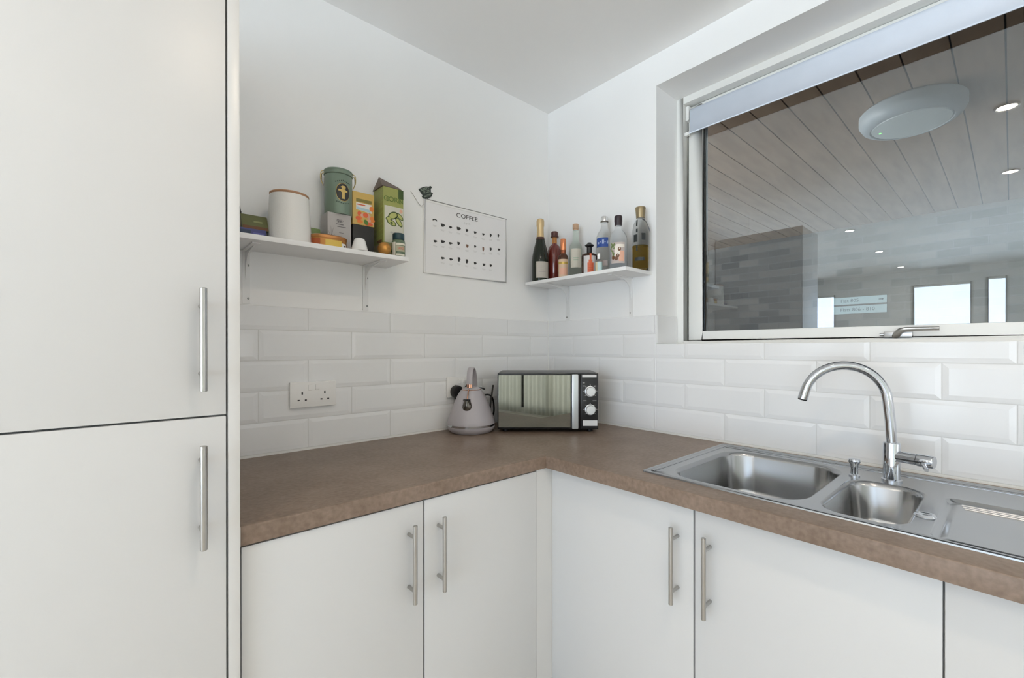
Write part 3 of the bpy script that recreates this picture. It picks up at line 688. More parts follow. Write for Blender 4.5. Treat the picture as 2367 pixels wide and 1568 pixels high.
for p, q in (((.014, .020), (.010, .085)), ((.0118, .052), (.018, .080)), ((.0128, .040), (.003, .068)), ((.013, .034), (.022, .060))):
    n = Vector((q[1]-p[1], p[0]-q[0])).normalized()*.0006; d_poly(bm, f, [(p[0]-n.x, p[1]-n.y), (p[0]+n.x, p[1]+n.y), (q[0]+n.x*.5, q[1]+n.y*.5), (q[0]-n.x*.5, q[1]-n.y*.5)], .0004)
ob('print', bm, ink('charcoal_print', (.13, .12, .125)), t, smooth=0)
# green clip-top tin
c = (-1.0500, -.0560, ZA+gh+.0003); gr = .0432
t = thing('clip_top_tin', 'green cylindrical clip-top tin with a black and gold oval emblem on the grey box', 'tin', c)
sage = pm('sage_green_tin', (.20, .265, .205), .35, metal=.2); gwire = pm('gold_wire', (.55, .43, .20), .3, metal=1)
ob('tin', lt([(0, 0), (gr-.001, 0), (gr, .002), (gr, .130), (gr-.001, .1315), (0, .1315)], c, 56), sage, t)
ob('lid', lt([(0, .1316), (gr+.0008, .1316), (gr+.0022, .1335), (gr+.0010, .1380), (gr+.0008, .1430), (gr+.0022, .1455), (gr+.0006, .1490), (gr-.005, .1500), (0, .1500)], c, 56), sage, t)
fa = facing(c[0], c[1])
for sgn in (-1, 1):
    a = fa + sgn*math.radians(96); d = Vector((math.cos(a), math.sin(a), 0)); tn = Vector((-d.y, d.x, 0)); o = Vector(c)
    bm = BM()
    for s2 in (-1, 1):
        tube(bm, spline([o+d*(gr+.001)+tn*s2*.009+Vector((0, 0, .146)), o+d*(gr+.009)+tn*s2*.009+Vector((0, 0, .140)), o+d*(gr+.010)+tn*s2*.008+Vector((0, 0, .118)), o+d*(gr+.004)+tn*s2*.006+Vector((0, 0, .102))], 6), .0014, 8)
    tube(bm, [o+d*(gr+.004)-tn*.007+Vector((0, 0, .102)), o+d*(gr+.004)+tn*.007+Vector((0, 0, .102))], .0014, 8)
    tube(bm, [o+d*(gr+.010)-tn*.009+Vector((0, 0, .132)), o+d*(gr+.010)+tn*.009+Vector((0, 0, .132))], .0016, 8)
    ob('wire_clip', bm, gwire, t)
sfc = cyl(c, gr, fa + math.radians(20)); bm = BM()
def ellc(cu, cv, ru, rv, h, mi):   # ellipse in strips, so that it follows the cylinder
    n = 14
    for i in range(n):
        u0, u1 = cu-ru+2*ru*i/n, cu-ru+2*ru*(i+1)/n; h0, h1 = rv*math.sqrt(max(0, 1-((u0-cu)/ru)**2)), rv*math.sqrt(max(0, 1-((u1-cu)/ru)**2))
        pts = [(u0, cv-h0), (u1, cv-h1), (u1, cv+h1), (u0, cv+h0)]
        pts = [p for k, p in enumerate(pts) if p not in pts[:k]]
        if len(pts) > 2: d_poly(bm, sfc, pts, h, mi)
ellc(0, .070, .0235, .0300, .0004, 0); ellc(0, .070, .0222, .0287, .0007, 1)
for u0, u1, v0, v1 in ((-.0040, .0045, .048, .080), (-.0075, .0075, .070, .080), (-.0150, -.0070, .073, .079), (.0070, .0140, .071, .077), (-.0045, .0050, .081, .091), (-.0080, .0080, .0845, .0880)): d_rect(bm, sfc, u0, u1, v0, v1, .0011, 2, 3)
for k in range(-4, 5):
    d_rect(bm, sfc, k*.0058-.0018, k*.0058+.0018, .107-abs(k)*.0016, .1105-abs(k)*.0016, .0005, 3)
    if abs(k) < 4: d_rect(bm, sfc, k*.0066-.0020, k*.0066+.0020, .0310+abs(k)*.0016, .0345+abs(k)*.0016, .0005, 3)
ob('emblem', bm, [gold_ink, dark_ink, ink('pale_gold_print', (.66, .48, .16)), ink('dark_green_print', (.04, .07, .05))], t, smooth=0)
# black box with the yellow tea box on it
t = thing('black_box', 'plain black box standing under the yellow tea box', 'box', (-.971, -.05, ZA))
ob('carton', bx(-1.0070, -.9330, -.0700, -.0200, ZA, ZA+.1110), pm('charcoal_card', (.030, .029, .028), .5), t, bevel=.0015)
t = thing('yellow_tea_box', 'yellow tea box with orange fruit picture on top of the black box', 'box', (-.971, -.05, ZA+.1112))
y0z = ZA+.1113; ob('carton', bx(-1.0080, -.9325, -.0700, -.0200, y0z, y0z+.1130), pm('yellow_card', (.66, .45, .13), .45), t, bevel=.001)
f = fplane(-1.008, -.07, y0z); bm = BM()
d_rect(bm, f, .012, .066, .079, .090, .0004, 0); d_poly(bm, f, [(.012, .052), (.066, .046), (.066, .076), (.012, .076)], .0004, 1); d_poly(bm, f, [(.013, .053), (.062, .048), (.062, .058), (.013, .062)], .0006, 2); d_rect(bm, f, .016, .044, .068, .072, .0006, 3)
random.seed(3)
for k in range(16): d_ell(bm, f, random.uniform(.012, .068), random.uniform(.006, .040), random.uniform(.006, .011), random.uniform(.005, .009), .0005+k*.00003, random.choice((4, 4, 3, 5)), 12)
d_ell(bm, f, .066, .062, .008, .009, .0008, 4); d_ell(bm, f, .046, .012, .007, .010, .0012, 6, 12, .5)
ob('print', bm, [ink('olive_print', (.24, .20, .05)), white_ink, skyblue_ink, ink('red_orange_print', (.75, .14, .05)), orange_ink, pink_ink, green_ink], t, smooth=0)
# green gable carton
kx0, kx1, ky0, ky1, kh = -.9125, -.8370, -.1000, -.0180, .2560
t = thing('green_carton', 'tall green carton with brown gable top and sliced fruit picture on the left shelf', 'carton', (-.875, -.06, ZA))
ob('carton', bx(kx0, kx1, ky0, ky1, ZA, ZA+kh), pm('green_card', (.33, .35, .105), .5, noise=.06, nscale=60), t, bevel=.001)
bm = BM(); prism(bm, [(ky0-.001, 0), (ky1+.002, 0), ((ky0+ky1)/2-.004, .040)], lambda yv, zv, d: Vector((kx0-.004+d+zv*.10, yv, ZA+kh+.0005+zv*(1-.55*d/.085)))
      , 0, .074); ob('top_flap', bm, pm('brown_card', (.17, .13, .11), .6), t, bevel=.001)
f = fplane(kx0, ky0, ZA); bm = BM()
d_rect(bm, f, .004, .074, .060, .190, .0004, 0); d_rect(bm, f, .0, .0755, .0, .058, .0004, 7); d_rect(bm, f, .056, .0755, .222, .255, .0004, 1)
d_text(bm, f, 'CORN', .038, .214, .018, .0007, 2); d_ell(bm, f, .016, .214, .006, .009, .0006, 3); d_ell(bm, f, .062, .212, .006, .009, .0006, 3)
for cu, cv, ru, rv, rot in ((.036, .158, .020, .013, .5), (.030, .132, .019, .010, -.4), (.058, .138, .020, .009, 2.2), (.062, .158, .016, .008, 2.4), (.020, .145, .012, .008, .3)):
    d_ell(bm, f, cu, cv, ru, rv, .0006, 4, 20, rot); d_ell(bm, f, cu, cv, ru*.78, rv*.70, .0009, 5, 20, rot)
d_ell(bm, f, .030, .131, .005, .004, .0012, 4); d_ell(bm, f, .066, .178, .006, .007, .0008, 6); d_text(bm, f, 'organic', .044, .098, .009, .0007, 8)
random.seed(11)
for k in range(18): d_ell(bm, f, random.uniform(.005, .070), random.uniform(.004, .054), random.uniform(.004, .009), random.uniform(.004, .008), .0006+k*.00003, random.choice((3, 1, 9, 5)), 10)
ob('print', bm, [ink('cream_card_print', (.63, .62, .52)), ink('dark_leaf_print', (.05, .09, .02)), ink('mid_green_print', (.10, .17, .03)), ink('olive_green_print', (.20, .24, .06)), ink('avocado_skin_print', (.07, .11, .03)), ink('avocado_flesh_print', (.46, .48, .16)), pink_ink, ink('tan_green_print', (.36, .33, .15)), grey_ink, brown_ink], t, smooth=0)
f = plane((kx0, ky1, ZA), (0, -1, 0), (0, 0, 1)); bm = BM()
for k in range(9): d_poly(bm, f, [(.006, .075+k*.02), (.078, .085+k*.02), (.078, .0875+k*.02), (.006, .0775+k*.02)], .0004, 0)
d_rect(bm, f, .006, .076, .010, .056, .0004, 1); d_rect(bm, f, .030, .070, .060, .070, .0005, 2); ob('side_print', bm, [lime_ink, ink('tan_print', (.40, .36, .20)), brown_ink], t, smooth=0)
# spice jar with dark teal lid
c = (-.8790, -.1480, ZA)
t = thing('spice_jar', 'small spice jar with a dark teal lid at the right end of the left shelf', 'jar', c)
ob('jar', lt([(0, 0), (.0215, 0), (.0228, .002), (.0228, .052), (.0215, .057), (.0180, .060), (0, .060)], c, 36), pm('spice_green', (.10, .15, .085), .2, coat=.6), t)
ob('lid', lt([(0, .060), (.0195, .060), (.0200, .061), (.0200, .080), (.0188, .0825), (0, .0825)], c, 36), pm('dark_teal_plastic', (.012, .045, .055), .35), t)
fa = facing(c[0], c[1]); f = cyl(c, .0230, fa); bm = BM()
d_rect(bm, f, -.026, -.010, .004, .050, .0003, 0, 4); d_rect(bm, f, -.008, .024, .018, .038, .0003, 1, 8); d_rect(bm, f, -.009, .025, .040, .047, .0003, 0, 8); d_rect(bm, f, -.008, .024, .004, .010, .0003, 0, 8)
d_text(bm, f, 'SPICE', .008, .028, .0085, .0006, 2, .75); ob('label', bm, [ink('ivory_print', (.70, .66, .55)), ink('pale_green_print', (.42, .40, .28)), red_ink], t, smooth=0)
# golden ball and white cup
c = (-.9320, -.1520, ZA)
bm = BM(); lathe(bm, [(0, 0)] + [(.0225*math.sin(a), .0225-.0225*math.cos(a)) for a in [PI*k/16 for k in range(1, 16)]] + [(0, .045)], c, 32)
t = ob('golden_ball', bm, pm('gold_foil', (.55, .27, .07), .28, metal=.8, bump=.5, bscale=90)); tag(t, 'small round golden foil ball beside the spice jar', 'ball')
c = (-1.0190, -.1600, ZA)
bm = BM(); lathe(bm, [(0, .0), (.0255, 0), (.0265, .0025), (.0250, .006), (.0180, .033), (.0150, .0385), (.0110, .0410), (0, .0415)], c, 40)
t = ob('egg_cup', bm, pm('white_china', (.84, .83, .82), .2)); tag(t, 'small white upturned cup at the front edge of the left shelf', 'cup')
bm = BM(); P = [(-.985+.006*k, -.140+.006*math.sin(k*1.7), ZA+.0042) for k in range(8)]
for p in P: lathe(bm, [(0, -.0040), (.0028, -.0028), (.0040, 0), (.0028, .0028), (0, .0040)], p, 10)
t = ob('bead_string', bm, pm('pale_wood_bead', (.50, .40, .28), .5)); tag(t, 'short string of pale beads lying in front of the black box', 'beads')

# ------------------------------------------------------------------ bottles on the right shelf
def gl(name, col, rough=.02, ior=1.09): return MATS.get(name) or pm(name, col, rough, trans=1., ior=ior)
clear = gl('clear_glass', (.97, .98, .975))
BG = 'bottles on the right shelf'
def bottle(label, x, y): return thing('bottle', label, 'bottle', (x, y, ZB), 0, BG)
def wrap_label(name, parent, c, r, ua, ub, va, vb, mats, extra=None, da=0.):
    f = cyl(c, r, facing(c[0], c[1])+da); bm = BM(); d_rect(bm, f, ua, ub, va, vb, .0004, 0, 12)
    if extra: extra(bm, f)
    return ob(name, bm, mats, parent, smooth=60)
# champagne
c = (-.1300, -.0780, ZB); t = bottle('dark green champagne bottle with gold foil neck at the left end of the right shelf', c[0], c[1])
ob('body', lt([(0, .004), (.030, .0), (.0400, .003), (.0405, .010), (.0405, .098), (.0385, .122), (.0330, .150), (.0255, .179), (.0190, .203), (.0175, .212), (0, .212)], c, 40), pm('dark_green_glass', (.012, .017, .010), .06), t)
ob('foil', lt([(0, .2125), (.0178, .2125), (.0165, .236), (.0160, .260), (.0182, .268), (.0184, .289), (.0165, .297), (.010, .301), (0, .302)], c, 32), pm('gold_foil_neck', (.62, .46, .25), .38, metal=.5), t)
ob('neck_band', lt([(0, .1995), (.0208, .1995), (.0188, .2124), (0, .2124)], c, 32), pm('dark_red_band', (.06, .025, .02), .4), t)
def ch(bm, f):
    for k, (a, b) in enumerate(((-.014, .014), (-.018, .018), (-.012, .012), (-.016, .016))): d_rect(bm, f, a+.010, b+.010, .070-k*.009, .0715-k*.009, .0007, 1, 6)
wrap_label('label', t, c, .0406, -.020, .045, .016, .092, [ink('stone_label', (.50, .46, .41)), grey_ink], ch)
# dark red bottle
c = (-.0520, -.0960, ZB); t = bottle('dark red round-shouldered bottle with a flanged stopper behind the champagne bottle', c[0], c[1])
ob('body', lt([(0, 0), (.0330, 0), (.0350, .003), (.0350, .135), (.0330, .158), (.0250, .178), (.0150, .187), (.0125, .192), (0, .192)], c, 40), pm('ruby_glass', (.15, .022, .015), .08, coat=.5), t)
ob('neck', lt([(0, .192), (.0120, .192), (.0115, .222), (0, .222)], c, 24), pm('amber_neck', (.48, .20, .05), .15), t)
ob('stopper', lt([(0, .222), (.0195, .222), (.0200, .226), (.0165, .229), (.0170, .246), (.0140, .250), (0, .250)], c, 28), pm('maroon_stopper', (.09, .03, .025), .4), t)
# copper cap small bottle
c = (-.1100, -.2085, ZB); t = bottle('small brown bottle with a bright copper screw cap and cream label', c[0], c[1])
ob('body', lt([(0, 0), (.0210, 0), (.0225, .002), (.0225, .098), (.0205, .108), (.0120, .118), (.0108, .124), (0, .124)], c, 32), pm('brown_glass', (.07, .025, .012), .08), t)
ob('cap', lt([(0, .1335), (.0128, .1335), (.0130, .135), (.0130, .183), (.0120, .185), (0, .185)], c, 32), pm('bright_copper', (.75, .28, .13), .25, metal=.85), t)
ob('neck_wrap', lt([(0, .117), (.0125, .117), (.0118, .1335), (0, .1335)], c, 24), pm('copper_brown', (.30, .09, .04), .3, metal=.5), t)
wrap_label('label', t, c, .0226, -.026, .026, .003, .090, [ink('cream_label', (.66, .47, .33)), gold_ink, pink_ink], lambda bm, f: (d_rect(bm, f, -.026, .026, .068, .078, .0007, 1, 10), d_rect(bm, f, -.018, .018, .020, .050, .0006, 2, 8)))
# clear corked bottle
c = (-.0620, -.2415, ZB); t = bottle('clear glass bottle with a cork and long cream label behind the copper-capped one', c[0], c[1])
ob('body', lt([(0, .004), (.024, 0), (.0295, .004), (.0300, .010), (.0300, .140), (.0270, .155), (.0180, .170), (.0148, .178), (.0132, .208), (.0135, .226), (0, .226)], c, 36), gl('greenish_glass', (.80, .88, .80)), t)
ob('cork', lt([(0, .2262), (.0125, .2262), (.0125, .232), (.0140, .233), (.0140, .253), (.0125, .255), (0, .255)], c, 24), pm('cork', (.52, .34, .22), .8, noise=.2, nscale=120), t)
wrap_label('label', t, c, .0301, -.024, .024, .052, .138, [ink('ivory_label', (.62, .58, .49)), ink('soft_green_print', (.30, .45, .30))], lambda bm, f: (d_rect(bm, f, -.010, .012, .084, .088, .0006, 1, 5), d_rect(bm, f, -.012, .014, .094, .097, .0006, 1, 5)))
# squat dark bottle
c = (-.1180, -.3700, ZB); t = bottle('squat dark brown bottle with a black stopper and orange bottle picture on its label', c[0], c[1])
ob('body', lt([(0, 0), (.0310, 0), (.0335, .003), (.0335, .078), (.0310, .087), (.0200, .092), (.0125, .095), (0, .095)], c, 40), pm('dark_amber_glass', (.035, .014, .008), .07), t)
ob('stopper', lt([(0, .095), (.0118, .095), (.0112, .118), (.0185, .124), (.0195, .128), (.0150, .131), (.010, .131), (.008, .138), (0, .140)], c, 28), black, t)
def sq(bm, f):
    d_rect(bm, f, -.008, .018, .006, .048, .0007, 1, 6); d_rect(bm, f, -.003, .013, .048, .060, .0007, 1, 4); d_rect(bm, f, .001, .009, .060, .086, .0007, 1, 3)
    for k in range(5): d_rect(bm, f, -.004, .014, .012+k*.007, .0135+k*.007, .0010, 2, 4)
wrap_label('label', t, c, .0336, -.026, .030, .006, .078, [ink('grey_white_label', (.58, .56, .56)), ink('burnt_orange_print', (.62, .13, .05)), ink('deep_orange_print', (.42, .07, .03))], sq)
# small pale bottle
c = (-.1320, -.4330, ZB); t = bottle('tiny clear miniature bottle with a silver cap and pale label', c[0], c[1])
ob('body', lt([(0, 0), (.0140, 0), (.0150, .002), (.0150, .046), (.0110, .054), (.0065, .057), (0, .057)], c, 28), clear, t)
ob('cap', lt([(0, .057), (.0068, .057), (.0068, .079), (.006, .080), (0, .080)], c, 20), pm('silver_cap', (.75, .75, .75), .25, metal=.6), t)
wrap_label('label', t, c, .0151, -.018, .018, .004, .044, [aqua_ink, ink('straw_print', (.66, .58, .36))], lambda bm, f: d_rect(bm, f, -.018, -.006, .004, .044, .0006, 1, 4))
# vodka style bottle
c = (-.0560, -.4020, ZB); t = bottle('clear round-shouldered bottle with a blue label and silver cap', c[0], c[1])
ob('body', lt([(0, .004), (.030, 0), (.0355, .004), (.0360, .010), (.0360, .150), (.0345, .165), (.0270, .184), (.0165, .198), (.0140, .206), (.0140, .228), (0, .228)], c, 40), clear, t)
ob('cap', lt([(0, .2285), (.0160, .2285), (.0162, .236), (.0150, .237), (.0150, .253), (.014, .255), (0, .255)], c, 28), pm('silver_screw_cap', (.72, .72, .72), .2, metal=.9), t)
ob('cap_band', lt([(0, .2290), (.0166, .2290), (.0166, .2345), (0, .2345)], c, 28), ink('dark_band', (.10, .09, .07)), t)
def vk(bm, f):
    for k, w in enumerate((.006, .004, .008, .005, .007)): d_rect(bm, f, -.026+k*.010, -.026+k*.010+w, .131+(k % 2)*.006, .140+(k % 3)*.004, .0006, 1, 2)
wrap_label('lower_label', t, c, .0361, -.020, .018, .038, .060, [ink('rosy_print', (.60, .52, .50))], None, -.10)
wrap_label('label', t, c, .0361, -.035, .020, .118, .158, [blue_ink, ink('pale_blue_print', (.40, .48, .68))], vk, -.10)
# gin bottle with dark capsule
c = (-.1000, -.5080, ZB); t = bottle('clear bottle with a dark purple capsule and floral label', c[0], c[1])
ob('body', lt([(0, .004), (.030, 0), (.0355, .004), (.0360, .010), (.0360, .128), (.0340, .142), (.0260, .158), (.0150, .168), (.0135, .174), (.0135, .186), (0, .186)], c, 40), clear, t)
ob('capsule', lt([(0, .1862), (.0148, .1862), (.0150, .188), (.0150, .201), (.0160, .203), (.0160, .221), (.0145, .226), (0, .227)], c, 28), pm('aubergine_capsule', (.030, .018, .022), .4), t)
def gn(bm, f):
    random.seed(5)
    for k in range(8): d_ell(bm, f, -.030+random.uniform(0, .016), .060+random.uniform(0, .045), .0035, .010, .0006+k*.0001, 1, 10, random.uniform(-.8, .8))
    d_ell(bm, f, -.004, .078, .011, .026, .0016, 2, 14); d_rect(bm, f, .002, .024, .036, .078, .0008, 3, 6); d_rect(bm, f, -.002, .026, .092, .104, .0008, 2, 6)
    for u, v in ((-.020, .050), (-.008, .046), (-.002, .058), (.004, .084)): d_ell(bm, f, u, v, .0065, .008, .0018, 4, 12)
wrap_label('label', t, c, .0361, -.030, .028, .028, .112, [ink('grey_rose_label', (.50, .43, .40)), ink('leaf_print', (.16, .22, .08)), ink('warm_white_print', (.80, .74, .66)), pink_ink, brown_ink], gn)
# tall amber bottle with brass stopper
c = (-.0450, -.5770, ZB); t = bottle('tall clear bottle half full of amber spirit with a brass stopper at the window end', c[0], c[1])
ob('liquid', lt([(0, .008), (.0290, .008), (.0310, .012), (.0310, .100), (0, .100)], c, 36), gl('amber_spirit', (.90, .60, .14), .02, 1.12), t)
ob('body', lt([(0, 0), (.0300, 0), (.0322, .003), (.0322, .008), (.0315, .008), (.0312, .012), (.0312, .0)] [:4] + [(.0324, .101), (.0322, .160), (.0285, .185), (.0200, .202), (.0150, .212), (0, .212)], c, 36), gl('thin_clear_glass', (.96, .97, .95), .01, 1.08), t)
ob('stopper', lt([(0, .213), (.0170, .213), (.0195, .240), (.0212, .254), (.0200, .2565), (0, .2570)], c, 32), brasswood, t)
f = cyl(c, lambda z: .0325 if z < .17 else .0325-(z-.17)*.34, facing(c[0], c[1])); 
for q in ((-.030, -.012, .112, .142, .0005), (.004, .020, .118, .146, .0005), (-.018, -.011, .076, .098, .0005), (-.018, -.011, .150, .164, .0005), (-.020, -.013, .176, .204, -.0020), (-.024, .016, .036, .050, .0005)):
    bm = BM(); d_rect(bm, f, *q, 0, 6); ob('printed_mark', bm, ink('black_green_print', (.02, .025, .025)), t, smooth=0)
o = Vector(c); bm = BM(); rdir = Vector((.735, -.678, 0)); tube(bm, spline([o+rdir*.012+Vector((-.01, 0, .208)), o+rdir*.026+Vector((-.012, 0, .200)), o+rdir*.037+Vector((-.012, 0, .180)), o+rdir*.046+Vector((-.012, 0, .158))], 6), [.0020]*18+[.0012], 8); ob('neck_tag', bm, ink('slate_tag', (.16, .17, .20)), t)

# ------------------------------------------------------------------ coffee print and sticker on the left wall
t = thing('wall_print', 'white framed coffee guide print on the wall between the two shelves', 'picture', (-.491, -.004, 1.541))
PX0, PX1, PZ0, PZ1 = -.7045, -.2760, 1.5410, 1.8350
ring_y = BM(); fr = .0085
for a in ((PX0, PX0+fr, PZ0, PZ1), (PX1-fr, PX1, PZ0, PZ1), (PX0+fr, PX1-fr, PZ0, PZ0+fr), (PX0+fr, PX1-fr, PZ1-fr, PZ1)): box(ring_y, a[0], a[1], -.0070, -.0005, a[2], a[3])
ob('frame', ring_y, pm('white_frame', (.86, .855, .85), .4), t, bevel=.0006)
ob('frame_top_shadow', bx(PX0+.012, PX1-.002, -.0076, -.0004, PZ1+.0003, PZ1+.0028), pm('shadow_grey', (.24, .24, .23), .5), t)  # dark strip standing in for the shadow line along the frame top
pr = ob('paper', bx(PX0+fr, PX1-fr, -.0058, -.0020, PZ0+fr, PZ1-fr), pm('white_paper', (.85, .845, .855), .5), t)
f = plane((0, -.0059, 0), (1, 0, 0), (0, 0, 1)); bm = BM()
INKS = [ink('soft_black_print', (.035, .032, .030)), ink('pale_grey_print', (.62, .61, .61)), ink('coffee_print', (.22, .12, .08))]
d_text(bm, f, 'COFFEE', -.497, 1.801, .0175, .0006, 0, 1.28); ob('title_lettering', bm, INKS, pr, smooth=0)
bm = BM(); d_text(bm, f, 'A guide', -.497, 1.775, .0075, .0006, 1); ob('subtitle_lettering', bm, INKS, pr, smooth=0)
rows = [[(-.654, 1.752, 1.4, .8, 0), (-.618, 1.741, 1.3, 1.1, 0), (-.581, 1.739, .9, .8, 0), (-.541, 1.741, 1.3, 1.2, 0), (-.499, 1.741, .8, 1., 0), (-.456, 1.739, .9, .9, 0), (-.412, 1.739, .8, .8, 0), (-.371, 1.742, .7, 1.2, 0), (-.327, 1.748, .6, 1.2, 0)],
        [(-.653, 1.669, 1., .8, 0), (-.618, 1.673, 1.3, 1., 0), (-.581, 1.672, 1.1, .8, 0), (-.541, 1.678, .9, 1.1, 0), (-.497, 1.674, .8, 1.2, 2), (-.456, 1.678, .7, .9, 0), (-.412, 1.674, .7, 1.7, 2), (-.371, 1.680, .8, 1.2, 0), (-.324, 1.685, .9, .8, 0)],
        [(-.618, 1.605, 1.1, .8, 0), (-.579, 1.605, 1., .8, 0), (-.539, 1.611, .9, 1.6, 0), (-.499, 1.608, .8, 1.5, 0), (-.456, 1.605, .9, .9, 0), (-.409, 1.605, .9, .9, 0), (-.371, 1.606, .8, .9, 0)]]
for r in rows:
    for x, z, w, h, mi in r:
        z += .005; bm = BM()
        if x == -.654: d_poly(bm, f, [(x-.011, z), (x-.009, z+.005), (x, z+.007), (x+.009, z+.005), (x+.011, z-.001), (x+.006, z-.001), (x+.004, z+.003), (x-.004, z+.003), (x-.006, z)], .0006, 0)
        else:
            d_poly(bm, f, [(x-.0065*w, z+.005*h), (x-.0055*w, z-.003*h), (x-.003*w, z-.0065*h), (x+.003*w, z-.0065*h), (x+.0055*w, z-.003*h), (x+.0065*w, z+.005*h)], .0006, mi)
            d_rect(bm, f, x+.0060*w, x+.0090*w, z-.002, z+.003, .0006, mi)
        d_rect(bm, f, x-.009, x+.009, z-.0205, z-.0190, .0006, 1); d_rect(bm, f, x-.007, x+.007, z-.0245, z-.0232, .0006, 1)
        ob('drink_icon', bm, INKS, pr, smooth=0)
bm = BM(); tube(bm, spline([(-.757, -.0015, 1.853), (-.742, -.002, 1.835), (-.724, -.003, 1.812), (-.712, -.004, 1.805), (-.7045, -.005, 1.812)], 6), .0011, 6); ob('hanging_string', bm, pm('grey_string', (.45, .43, .41), .8), t)
# cup sticker
t = thing('cup_sticker', 'small dark green cup-shaped magnet stuck on the wall above the coffee print', 'sticker', (-.691, -.002, 1.836))
tl_ = math.radians(24); oS = Vector((-.690, -.0005, 1.864)); U = Vector((math.cos(tl_), 0, math.sin(tl_))); V = Vector((-math.sin(tl_), 0, math.cos(tl_)))
_f0 = plane(oS, U, V); f = lambda u, v, h: _f0(u*1.45, v*.80, h)
cupo = [(-.020, .024), (-.014, -.010), (-.018, -.012), (-.016, -.024), (-.004, -.031), (.012, -.024), (.020, -.010), (.016, -.004), (.014, -.006), (.018, .012), (.024, .018), (.020, .026), (.014, .024), (.006, .028), (-.006, .028)]
bm = BM(); prism(bm, cupo, lambda u, v, h: f(u, v, h), 0, .0022); ob('badge', bm, ink('dark_badge_green', (.030, .040, .034)), t, smooth=0)
bm = BM(); sg_ = lambda u, v, h: f(u, v, h+.0022)
d_poly(bm, sg_, [(-.016, .022), (-.012, .012), (.012, .014), (.012, .022), (.004, .024)], .0003); d_poly(bm, sg_, [(-.011, .008), (-.009, -.002), (.010, -.001), (.012, .010)], .0003); d_poly(bm, sg_, [(-.012, -.014), (-.011, -.020), (.006, -.020), (.014, -.012), (.010, -.009)], .0003)
ob('badge_print', bm, ink('sage_badge_print', (.20, .24, .19)), t, smooth=0)
bm = BM()
for v, w in ((.018, .010), (.004, .009), (-.016, .006)):
    for k in range(4): d_rect(bm, sg_, -w+k*w*.55, -w+k*w*.55+w*.35, v-.0025, v+.0025, .0006)
ob('badge_lettering', bm, ink('black_badge_print', (.012, .015, .013)), t, smooth=0)

# ------------------------------------------------------------------ the rest of the room (reflected or out of view; some openings added for light): windows, curtains, downlights
n_w = 2
for (a, b, z0, z1) in FARW:
    w = struct(ob(f'window_{n_w}', ring_x(BM(), -7.08, -7.02, a, b, z0, z1, .035, .035, .04, .035), framem, bevel=.002)); n_w += 1
    ob('glass_pane', bx(-7.052, -7.048, a+.035, b-.035, z0+.04, z1-.035), clearpane, w, smooth=0)
for (a, b, z0, z1) in BACKW:
    bm = wall_y(ring_x(BM(), -5.08, -5.02, a, b, z0, z1, .05, .05, .06, .05))
    if b-a > 2: box(bm, (a+b)/2-.04, (a+b)/2+.04, -5.08, -5.02, z0+.06, z1-.05)
    w = struct(ob(f'window_{n_w}', bm, framem)); n_w += 1
    ob('glass_pane', bx(a+.05, b-.05, -5.052, -5.048, z0+.06, z1-.05), clearpane, w, smooth=0)
for (a, b, z0, z1) in SIDEW:
    bm = wall_y(ring_x(BM(), 1.52, 1.58, a, b, z0, z1, .05, .05, .06, .05)); box(bm, (a+b)/2-.04, (a+b)/2+.04, 1.52, 1.58, z0+.06, z1-.05)
    w = struct(ob(f'window_{n_w}', bm, framem)); n_w += 1
    ob('glass_pane', bx(a+.05, b-.05, 1.548, 1.552, z0+.06, z1-.05), clearpane, w, smooth=0)
curt = pm('cream_curtain', (.80, .80, .77), .9)
_n = curt.node_tree; _t = _n.nodes.new('ShaderNodeBsdfTranslucent'); _t.inputs['Color'].default_value = (.86, .87, .83, 1)
_m = _n.nodes.new('ShaderNodeMixShader'); _m.inputs[0].default_value = .75
_n.links.new(_n.nodes['Principled BSDF'].outputs[0], _m.inputs[1]); _n.links.new(_t.outputs[0], _m.inputs[2]); _n.links.new(_m.outputs[0], _n.nodes['Material Output'].inputs['Surface'])
def curtain(x0, x1, label):
    bm = BM(); n = int((x1-x0)*110); a, b = [], []
    for k in range(n+1):
        x = x0+(x1-x0)*k/n; y = -4.90+.028*math.sin(x*62)+.008*math.sin(x*23)
        a.append(bm.verts.new((x, y, .03))); b.append(bm.verts.new((x, y, 2.24)))
    for k in range(n): bm.faces.new([a[k], a[k+1], b[k+1], b[k]])
    o = ob('curtain', bm, curt, smooth=80); m = o.modifiers.new('thick', 'SOLIDIFY'); m.thickness = .003
    return tag(o, label, 'curtain', 'long cream curtains behind the camera')
curtain(-5.60, -4.95, 'long cream curtain at the outer end of the glazed doors reflected in the microwave')
curtain(-4.85, -3.966, 'long cream curtain hanging before the middle of the glazed doors')
curtain(-3.965, -2.65, 'long cream curtain at the kitchen end of the glazed doors')
curtain(-2.38, -1.60, 'long cream curtain across the added narrow opening behind the camera')
bm = BM(); tube(bm, [(-6.1, -4.90, 2.26), (-2.5, -4.90, 2.26)], .012, 12)
for x in (-6.0, -4.3, -2.6): box(bm, x-.01, x+.01, -5.0, -4.90, 2.25, 2.27)
tag(ob('curtain_pole', bm, steelbar), 'steel curtain pole above the glazed doors behind the camera', 'curtain pole')
lampm = pm('downlight_lens', (1, .9, .75), .4, emit=(1, .84, .66), estr=380)
lens_w = pm('downlight_rim', (.8, .8, .8), .3)
